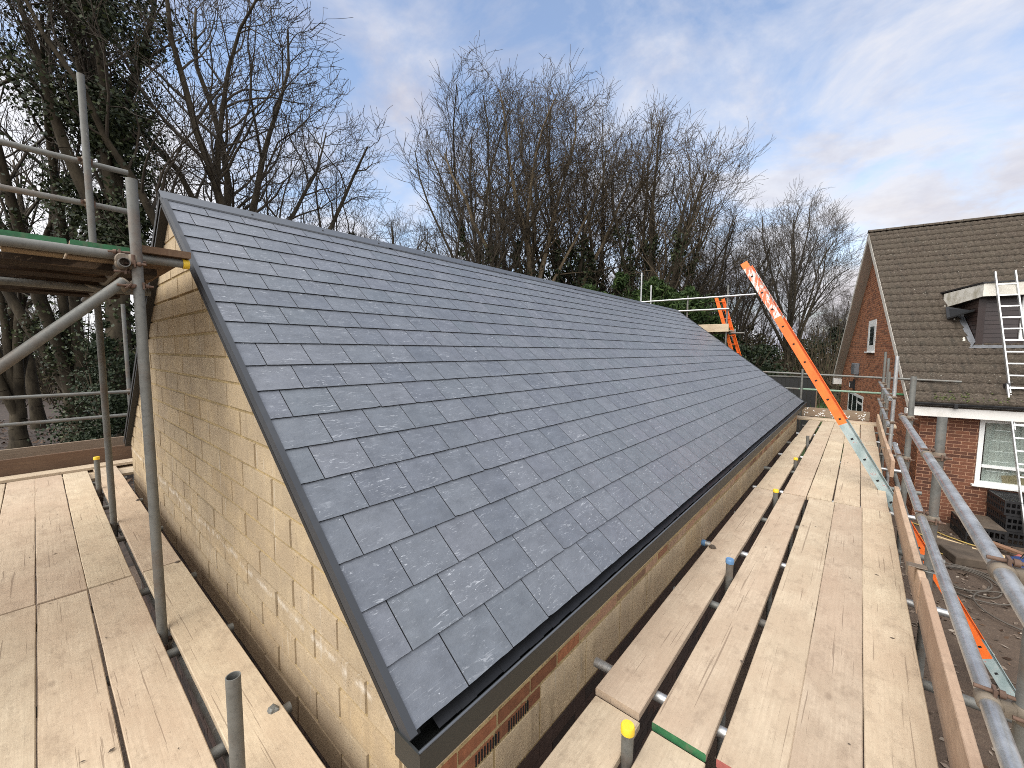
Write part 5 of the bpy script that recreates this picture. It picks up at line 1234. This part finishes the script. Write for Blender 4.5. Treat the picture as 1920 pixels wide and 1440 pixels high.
class Tree:
    """recursive bare tree whose limbs reach for a dome-shaped crown envelope"""
    def __init__(s, seed, trunk=2.5, stems=6, env=(0, 0, 6.2, 2.6, 3.8), lens=(2.6, 1.1, 0.5), kids=(14, 8, 4), r0=0.20, lean=(0, 0), up=0.10, levels=4, bend=0.10, sub_ang=(0.45, 0.75), start=0.22, rtip=0.0045, upper=0.25):
        s.r = np.random.default_rng(seed); s.seg = [[] for _ in range(6)]; s.P = dict(lens=(9,)+tuple(lens), kids=kids, up=up, bend=bend, levels=levels, sub_ang=sub_ang, start=start, rtip=rtip)
        s.c = np.array(env[:3], float); s.rad = np.array([env[3], env[3], env[4]], float)
        d = np.array([lean[0], lean[1], 1.0]); d /= np.linalg.norm(d)
        p = np.zeros(3); n = 5; rr = r0*1.3
        for i in range(n):
            q = p+d*trunk/n+s.r.normal(0, 0.03, 3)*np.array([1, 1, 0]); r2 = r0*(1-0.25*(i+1)/n)
            s.seg[0].append((p, q, rr, r2)); p, rr = q, r2
        az0 = s.r.uniform(0, 6.28)
        for k in range(stems):
            az = az0+k*2.39996; cz = 1-(1-upper)*(k+0.5)/stems; cz = min(0.98, cz+s.r.uniform(-0.06, 0.06)); sz = math.sqrt(max(0, 1-cz*cz))
            tgt = s.c+s.rad*np.array([sz*math.cos(az), sz*math.sin(az), cz])
            st = p if k < 3 else s.seg[0][s.r.integers(2, n)][1]
            dd = tgt-st; L = np.linalg.norm(dd); dd /= L; dd = dd*0.85+d*0.35-np.array([0, 0, 0.10]); dd /= np.linalg.norm(dd)
            s.grow(st, dd, L*s.r.uniform(0.84, 1.08), r0*s.r.uniform(0.42, 0.66), 1, tgt)
    def exitd(s, p, d):
        o = (p-s.c)/s.rad; e = d/s.rad; A = e@e; B = o@e; C = o@o-1
        D = B*B-A*C
        return (-B+math.sqrt(D))/A if D > 0 else 0.0
    def grow(s, p, d, L, r0, lv, tgt=None):
        P = s.P; n = (6, 9, 6, 4, 3, 2)[lv]; rend = max(P['rtip'], r0*0.20) if lv < P['levels'] else P['rtip']
        pts = [p]; dirs = [d]; rs = [r0]
        for i in range(n):
            d = d+s.r.normal(0, P['bend']*(1.0 if lv < 2 else 1.35 if lv == 2 else 2.0), 3)+np.array([0, 0, P['up']*(1.0 if lv > 1 else 0.2)])
            if tgt is not None and i > 1:
                t = tgt-p; d = d*0.72+0.28*t/(np.linalg.norm(t)+1e-6)
            d = d/np.linalg.norm(d); q = p+d*L/n; rr = r0+(rend-r0)*(i+1)/n
            s.seg[lv].append((p, q, rs[-1], rr)); p = q; pts.append(p); dirs.append(d); rs.append(rr)
        if lv >= P['levels']: return
        k = P['kids'][lv-1]*(0.55+0.45*min(1.6, L/P['lens'][lv-1]*(1.6 if lv == 1 else 1.0))); k = max(2, int(round(k*s.r.uniform(0.8, 1.2))))
        for j in range(k):
            t = P['start']+(1-P['start'])*((j+s.r.uniform(0, 1))/k)**0.72; x = min(t*n, n-1e-3); i = int(x); f = x-i
            c = pts[i]*(1-f)+pts[i+1]*f; dd = dirs[i+1]; rr = rs[i]*(1-f)+rs[i+1]*f
            ax = np.cross(dd, s.r.normal(0, 1, 3)); ax /= np.linalg.norm(ax)+1e-9
            nd = rotv(dd, ax, s.r.uniform(*P['sub_ang']))
            if nd[2] < -0.15: nd[2] *= -0.4
            nd /= np.linalg.norm(nd)
            ln = P['lens'][lv]*s.r.uniform(0.6, 1.25)
            if lv < 3: ln = min(ln, max(0.35*P['lens'][lv], s.exitd(c, nd)*s.r.uniform(0.85, 1.08)))
            s.grow(c, nd, ln, max(P['rtip'], rr*s.r.uniform(0.40, 0.62)), lv+1)
    def mesh(s, name, levels, mat):
        V = []; F = []; o = 0
        for lv in levels:
            if not s.seg[lv]: continue
            A = np.array([q[0] for q in s.seg[lv]]); B = np.array([q[1] for q in s.seg[lv]]); ra = np.array([q[2] for q in s.seg[lv]]); rb = np.array([q[3] for q in s.seg[lv]])
            n = (10, 7, 4, 3, 3, 3)[lv]; v, f = prisms(A, B, ra, rb, n); V.append(v); F.append(f+o); o += len(v)
        return fast_mesh(name, np.concatenate(V), np.concatenate(F), [M[mat]], smooth=True)
def leaf_cards(C, size, r, mat, name, elong=1.6, droop=0.0):
    n = len(C); a = r.normal(0, 1, (n, 3)); a[:, 2] -= droop; a /= np.linalg.norm(a, axis=1, keepdims=True); b = np.cross(a, r.normal(0, 1, (n, 3))); b /= np.linalg.norm(b, axis=1, keepdims=True)
    s = r.uniform(size[0], size[1], n)[:, None]
    V = np.stack([C-a*s*elong*0.5, C-b*s*0.5, C+a*s*elong*0.5, C+b*s*0.5], 1).reshape(-1, 3)
    return fast_mesh(name, V, np.arange(4*n).reshape(-1, 4), [M[mat]])
def ivy_points(tree, r, n, rad, zmax, levels=(0, 1), zmin=0.0, taper=True):
    S = [q for lv in levels for q in tree.seg[lv] if q[1][2] < zmax and q[0][2] >= zmin]
    if not S: return np.zeros((0, 3))
    A = np.array([q[0] for q in S]); B = np.array([q[1] for q in S]); w = np.linalg.norm(B-A, axis=1); i = r.choice(len(S), n, p=w/w.sum()); t = r.uniform(0, 1, n)[:, None]
    c = A[i]*(1-t)+B[i]*t; off = r.normal(0, 1, (n, 3)); off /= np.linalg.norm(off, axis=1, keepdims=True)
    m = rad*(0.35+0.9*r.uniform(0, 1, n)**0.8)*(1-0.40*np.clip(c[:, 2]/zmax, 0, 1) if taper else 1)
    lump = 0.65+0.55*np.sin(c[:, 2]*3.1+i*1.7)*np.cos(c[:, 0]*2.3+i)
    off[:, 2] *= 0.7
    Q = c+off*(m*np.clip(lump, 0.25, 1.4))[:, None]
    f = np.sin(Q[:, 0]*4.1+1.3)*np.sin(Q[:, 1]*3.7+0.6)+np.sin(Q[:, 2]*3.3+Q[:, 0]*2.0)+0.6*np.sin(Q[:, 2]*7.1+Q[:, 1]*5.0)
    return Q[f+r.normal(0, 0.30, len(Q)) > -0.10]
TD = {20: (-1.587, -0.038)}
def dirx(px):
    xs = [-60, 20, 60, 120, 240, 330, 430, 560, 640, 800, 870, 930, 975, 1080, 1215, 1250, 1330, 1460, 1520, 1560, 1620]
    ds = [(-1.667, -0.106), (-1.587, -0.038), (-1.548, -0.004), (-1.488, 0.047), (-1.368, 0.149), (-1.279, 0.225), (-1.179, 0.311), (-1.05, 0.421), (-0.97, 0.489), (-0.811, 0.626), (-0.741, 0.685), (-0.681, 0.736), (-0.637, 0.775), (-0.532, 0.864), (-0.398, 0.979), (-0.363, 1.009), (-0.283, 1.077), (-0.154, 1.188), (-0.094, 1.239), (-0.054, 1.273), (0.006, 1.324)]
    return np.interp(px, xs, [d[0] for d in ds]), np.interp(px, xs, [d[1] for d in ds])
T = {}
def tree_type(key, tr, twig='twig', bark='bark'):
    T[key] = (tr, tr.mesh('trunk', (0, 1), bark), tr.mesh('crown', (2, 3, 4), twig), max(q[1][2] for lv in tr.seg for q in lv))
tree_type('fan', Tree(1, trunk=2.0, stems=9, env=(0, 0, 5.9, 2.7, 4.2), r0=0.16, kids=(12, 8, 4), up=0.06, bend=0.12, sub_ang=(0.4, 0.8)))
tree_type('vase', Tree(2, trunk=1.6, stems=10, env=(0, 0, 6.0, 2.4, 4.2), r0=0.16, kids=(12, 8, 4), up=0.07, bend=0.11, sub_ang=(0.35, 0.7), lens=(2.3, 1.0, 0.45), upper=0.3))
tree_type('wide', Tree(3, trunk=2.8, stems=10, env=(0, 0, 6.0, 3.1, 4.0), r0=0.18, kids=(12, 8, 4), up=0.05, sub_ang=(0.45, 0.9), bend=0.14, lens=(2.6, 1.15, 0.5)))
tree_type('lean', Tree(4, trunk=2.2, stems=10, env=(0.75, 0.6, 5.6, 2.8, 4.4), r0=0.17, kids=(12, 8, 4), lean=(0.14, 0.10), up=0.05, bend=0.12, sub_ang=(0.38, 0.75)), 'twig_brown')
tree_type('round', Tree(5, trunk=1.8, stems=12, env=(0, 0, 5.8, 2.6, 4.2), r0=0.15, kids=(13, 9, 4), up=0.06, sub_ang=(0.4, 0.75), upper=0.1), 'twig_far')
tree_type('ivied', Tree(8, trunk=4.5, stems=7, env=(0, 0, 7.0, 1.3, 3.2), r0=0.20, kids=(7, 5, 3), sub_ang=(0.4, 0.8), lens=(1.4, 0.7, 0.35), upper=0.3))
tree_type('thin', Tree(6, trunk=3.0, stems=6, env=(0, 0, 6.3, 1.7, 3.7), r0=0.10, kids=(9, 6, 3), sub_ang=(0.5, 0.9), lens=(1.8, 0.8, 0.4)))
tree_type('forked', Tree(7, trunk=1.4, stems=6, env=(0, 0, 6.2, 2.9, 4.2), r0=0.19, kids=(8, 6, 3), bend=0.09, sub_ang=(0.5, 0.9), upper=0.45))
def tree(name, px, d, hgt, key, rz, label, group=None, ivy=None, bark=None, twig=None, tilt=(0, 0), sz=1.0):
    tr, tm, cm, th = T[key]; scale = hgt/th
    x, y = dirx(px); root = empty(name, (x*d, y*d, GZ), label, 'tree', group, rz); root.scale = (scale, scale, scale*sz); root.rotation_euler = (tilt[0], tilt[1], rz)
    if bark: tm = tm.copy(); tm.materials[0] = M[bark]
    if twig: cm = cm.copy(); cm.materials[0] = M[twig]
    link('trunk', tm, root); link('crown', cm, root)
    if ivy:
        n, rad, zmax, lvs, sz_, mt = ivy; r = np.random.default_rng(int(px)+7)
        C = ivy_points(tr, r, n, rad, zmax, lvs)
        link('ivy', leaf_cards(C, sz_, r, mt, 'ivy', 1.35, 0.4), root)
    return root
IV = (0.034, 0.06)
tree('ivy_tree', 242, 12.5, 17.5, 'ivied', 0.4, 'tall ivy-clad tree rising behind the two left scaffold poles', ivy=(62000, 0.95, 9.8, (0, 1), IV, 'ivy'), bark='bark')
tree('ivy_tree', 150, 14.0, 18.5, 'forked', 2.1, 'leaning fork-stemmed tree with ivy, left of the tallest pole', ivy=(9000, 0.42, 6.0, (0, 1), IV, 'ivy'), tilt=(0.0, -0.10))
tree('bare_tree', 445, 15.5, 18.5, 'wide', 1.0, 'large bare tree with wide twiggy crown over the near ridge end', ivy=(4200, 0.50, 3.9, (0, 1), (0.05, 0.09), 'ivy'))
tree('bare_tree', 20, 15.0, 16, 'forked', 0.2, 'bare forked tree at the left edge behind the guard rails')
tree('bare_tree', 330, 19.0, 13, 'thin', 0.7, 'thin bare tree between the ivy-clad tree and the wide-crowned tree')
tree('bare_tree', 545, 17.0, 13, 'thin', 4.0, 'thin bare tree on the right flank of the wide-crowned tree')
tree('bare_tree', 655, 19.0, 12.5, 'thin', 1.9, 'low thin bare tree above the ridge in the sky gap')
tree('bare_tree', 850, 21.0, 14, 'fan', 5.2, 'small bare tree with ivy-wrapped trunk leaning left beside the tall vase tree', ivy=(5200, 0.42, 5.0, (0, 1), (0.06, 0.1), 'ivy'), tilt=(-0.10, -0.22))
tree('bare_tree', 920, 23.5, 19.8, 'vase', 0.0, 'tall upright bare tree with many rising stems in the middle of the skyline')
tree('bare_tree', 1000, 24.5, 20.2, 'wide', 0.3, 'tall brown bare tree with pale trunk leaning right at the centre', bark='bark_pale', twig='twig_brown', ivy=(10000, 0.55, 5.2, (1,), (0.05, 0.09), 'ivy'))
tree('bare_tree', 1065, 26.5, 21.0, 'fan', 2.0, 'bare brown tree right behind the pale leaning trunk', twig='twig_brown', ivy=(11000, 0.6, 5.6, (0, 1), (0.05, 0.09), 'ivy'))
tree('bare_tree', 1130, 28.0, 19.0, 'fan', 4.1, 'mid-height bare tree with brown twigs left of the windswept tree', twig='twig_brown', ivy=(9000, 0.55, 5.5, (0, 1), (0.05, 0.09), 'ivy'))
tree('bare_tree', 1197, 25.0, 19.3, 'lean', 0.15, 'windswept bare tree fanning right above the far roof end', ivy=(14000, 0.5, 6.5, (0, 1), (0.05, 0.09), 'ivy'))
tree('bare_tree', 1300, 30.0, 16.0, 'wide', 2.4, 'bare tree behind the windswept one, above the far scaffold rails')
tree('bare_tree', 1375, 31.0, 14.5, 'fan', 5.6, 'low bare tree behind the top of the long orange ladder', twig='twig')
tree('bare_tree', 1478, 34.0, 17.6, 'round', 0.0, 'rounded far tree with fine grey twigs left of the brick house', bark='bark')
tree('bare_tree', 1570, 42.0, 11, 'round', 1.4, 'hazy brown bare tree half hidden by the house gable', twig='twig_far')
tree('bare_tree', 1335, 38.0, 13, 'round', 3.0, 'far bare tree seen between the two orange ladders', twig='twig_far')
tree('bare_tree', 760, 27.0, 13.5, 'wide', 0.9, 'low spreading bare tree just above the ridge left of the small leaning tree')
for i, (px, d, h, k, rz) in enumerate(((395, 27, 12, 'fan', 0.2), (500, 28, 10, 'round', 2.8), (600, 30, 9, 'fan', 4.4), (1090, 33, 12, 'vase', 0.8), (1180, 35, 12, 'round', 1.7), (1420, 43, 11, 'fan', 0.5), (1525, 48, 10, 'fan', 2.7), (1590, 52, 10, 'round', 5.0), (1260, 40, 13, 'fan', 3.9), (80, 32, 10, 'fan', 1.4))):
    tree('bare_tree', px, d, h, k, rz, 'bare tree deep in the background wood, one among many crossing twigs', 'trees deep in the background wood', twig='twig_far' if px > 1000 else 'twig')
# slim trunks low in the left wood
def slim_trunk(px, d, h, r0, label, tilt):
    x, y = dirx(px); tr = Tree(int(px*7+d), trunk=h*0.6, stems=3, env=(0, 0, h*0.75, h*0.16, h*0.30), lens=(1.2, 0.6, 0.3), kids=(6, 4, 3), r0=r0, up=0.05)
    root = empty('slim_tree', (x*d, y*d, GZ), label, 'tree'); root.rotation_euler = (tilt, tilt*0.7, 0.3)
    link('trunk', tr.mesh('trunk', (0, 1), 'bark'), root); link('crown', tr.mesh('crown', (2, 3, 4), 'twig'), root)
slim_trunk(118, 15.0, 9.0, 0.26, 'curving mossy trunk at the wood edge above the brown toe board', -0.12)
slim_trunk(152, 16.5, 8.0, 0.22, 'straight trunk just right of the curving mossy trunk', 0.02)
slim_trunk(62, 19.0, 9.0, 0.24, 'pale trunk behind the guard rails on the left', 0.04)
slim_trunk(15, 17.0, 8.0, 0.15, 'thin trunk at the left edge above the lower rails', -0.05)
# shrubs and conifers
def shrub(name, px, d, w, h, n, mat, size, label, cat='shrub', seed=1, stem='bark', lumps=14, conical=False, elong=1.5, group=None, zbase=0.0, dens=1.0):
    x, y = dirx(px); r = np.random.default_rng(seed); root = empty(name, (x*d, y*d, GZ), label, cat, group)
    C = []
    for k in range(lumps):
        t = r.uniform(0, 1); zc = zbase+h*(0.06+0.86*t); ww = w*(1-t*0.92 if conical else math.sqrt(max(0.05, 1-(2*t-0.85)**2*0.8))); a = r.uniform(0, 6.28); q = r.uniform(0.1, 0.75)*ww
        c = np.array([q*math.cos(a), q*math.sin(a), zc]); m = n//lumps; o = r.normal(0, 1, (m, 3)); o /= np.linalg.norm(o, axis=1, keepdims=True)
        rad = r.uniform(0.30, 0.55)*max(ww, 0.35)*0.9; C.append(c+o*(rad*(0.45+0.65*r.uniform(0, 1, m)))[:, None]*np.array([1, 1, 0.75]))
    C = np.concatenate(C); C = C[C[:, 2] > 0.05]
    link('foliage', leaf_cards(C, size, r, mat, 'foliage', elong, 0.3), root)
    tr = Tree(seed+50, trunk=h*0.3, stems=4, env=(0, 0, h*0.55, w*0.8, h*0.42), lens=(h*0.2, 0.3, 0.2), kids=(5, 3, 2), r0=0.07, levels=3); link('stem', tr.mesh('stem', (0, 1, 2, 3), stem), root)
    return root
shrub('holly_bush', 195, 11.5, 1.15, 4.6, 9000, 'holly', (0.04, 0.075), 'dark glossy holly bush between the two left poles', seed=11, lumps=26)
shrub('holly_bush', 232, 12.5, 1.2, 5.2, 8000, 'holly', (0.04, 0.075), 'dark evergreen bush against the left corner of the block gable', seed=12, lumps=26)
shrub('yew_tree', 505, 16.5, 1.4, 10.0, 5500, 'ivy', (0.05, 0.09), 'ivy-covered stump of growth right of the wide-crowned tree trunk', 'tree', seed=16, lumps=36, conical=True)
shrub('yew_tree', 615, 19.5, 1.5, 10.2, 5000, 'yew', (0.04, 0.09), 'ragged dark yew showing above the middle of the ridge', 'tree', seed=15, lumps=44, elong=3.2)
shrub('yew_tree', 672, 20.5, 1.7, 10.4, 6000, 'yew', (0.04, 0.09), 'second ragged dark yew, right of the first above the ridge', 'tree', seed=17, lumps=48, elong=3.2)
shrub('ivy_stump_tree', 868, 20.2, 0.75, 10.6, 5200, 'ivy', (0.05, 0.085), 'ivy-smothered stem just above the ridge below the small leaning tree', 'tree', seed=71, lumps=40, conical=True)
shrub('ivy_stump_tree', 968, 22.8, 1.15, 12.2, 8500, 'ivy', (0.05, 0.085), 'tall ivy-smothered stem left of the pale leaning trunk', 'tree', seed=72, lumps=52, conical=True)
shrub('ivy_stump_tree', 1042, 24.0, 1.3, 11.0, 7500, 'ivy', (0.05, 0.085), 'ivy-smothered stem right of the pale leaning trunk', 'tree', seed=73, lumps=46, conical=True)
shrub('ivy_stump_tree', 1105, 24.5, 1.2, 11.2, 7000, 'ivy', (0.05, 0.085), 'ivy-smothered stem above the left end of the conifers', 'tree', seed=74, lumps=46, conical=True)
shrub('ivy_stump_tree', 1178, 24.0, 1.2, 12.0, 7500, 'ivy', (0.05, 0.085), 'ivy-smothered stem above the conifer by the tall pale pole', 'tree', seed=75, lumps=48, conical=True)
for i, (px, d, w, h, lb) in enumerate(((1015, 21, 2.0, 7.0, 'dark conifer low beside the pale leaning trunk'), (1095, 21, 2.1, 7.8, 'green conifer above the ridge left of the far poles'), (1160, 20.5, 2.2, 8.2, 'green conifer directly left of the tall pale pole'), (1232, 20, 2.3, 8.0, 'bright green conifer behind the two pale poles'), (1290, 20, 2.2, 7.4, 'green conifer behind the far scaffold rails'), (1330, 21, 1.7, 6.2, 'green conifer behind the small orange ladder'))):
    shrub('conifer_bush', px, d, w, h, 15000, 'conifer', (0.045, 0.09), lb, 'conifer', seed=30+i, lumps=60, elong=3.4, group='conifers along the wood edge')
for i, (px, d, w, h, mt, lb) in enumerate(((1385, 25, 2.2, 5.2, 'yew', 'dark bush right of the small orange ladder'), (1435, 28, 2.3, 4.6, 'holly', 'dark green bush above the black fence'), (1560, 42, 3.0, 7.0, 'yew', 'dark evergreen at the back of the lawn by the house'), (1500, 44, 3.0, 5.5, 'scrub', 'brown scrubby bush behind the lawn'), (1400, 36, 3.2, 6.5, 'scrub', 'brown thicket bush behind the black fence'), (1340, 31, 2.8, 6.0, 'scrub', 'brown thicket behind the orange ladder top'))):
    shrub('evergreen_bush' if mt != 'scrub' else 'thicket_bush', px, d, w, h, 5200, mt, (0.08, 0.16), lb, 'bush', seed=50+i, lumps=34)
def undergrowth():
    r = np.random.default_rng(77); C = []; A = []; B = []
    for px in np.arange(-120, 1640, 9):
        for rep in range(3):
            d = r.uniform(27, 60); x, y = dirx(px+r.uniform(-8, 8)); hh = r.uniform(1.2, 5.0)*(1.25 if px < 350 else 1.0)
            m = 80; o = r.normal(0, 1, (m, 3))*np.array([1.3, 1.3, hh*0.34]); C.append(np.array([x*d, y*d, GZ+hh*0.45])+o)
            for k in range(14):
                p = np.array([x*d, y*d, GZ])+r.normal(0, 1.0, 3)*np.array([1, 1, 0]); q = p+np.array([r.normal(0, 0.9), r.normal(0, 0.9), hh*r.uniform(0.6, 1.5)]); A.append(p); B.append(q)
    C = np.concatenate(C); C = C[C[:, 2] > GZ]
    n = len(C); a = r.normal(0, 1, (n, 3)); a /= np.linalg.norm(a, axis=1, keepdims=True); b = np.cross(a, r.normal(0, 1, (n, 3))); b /= np.linalg.norm(b, axis=1, keepdims=True); s = r.uniform(0.10, 0.28, n)[:, None]
    V1 = np.stack([C-a*s*0.8, C-b*s*0.4, C+a*s*0.8, C+b*s*0.4], 1).reshape(-1, 3); F1 = np.arange(4*n).reshape(-1, 4)
    A = np.array(A); B = np.array(B); V2, F2 = prisms(A, B, np.full(len(A), 0.035), np.full(len(A), 0.012), 3)
    me = fast_mesh('undergrowth', np.concatenate([V1, V2]), np.concatenate([F1, F2+len(V1)]), [M['scrub'], M['twig_brown']], np.concatenate([np.zeros(len(F1)), np.ones(len(F2))]))
    tag(link('undergrowth', me), 'brown tangled undergrowth of the wood behind the site', 'undergrowth', kind='stuff')
undergrowth()
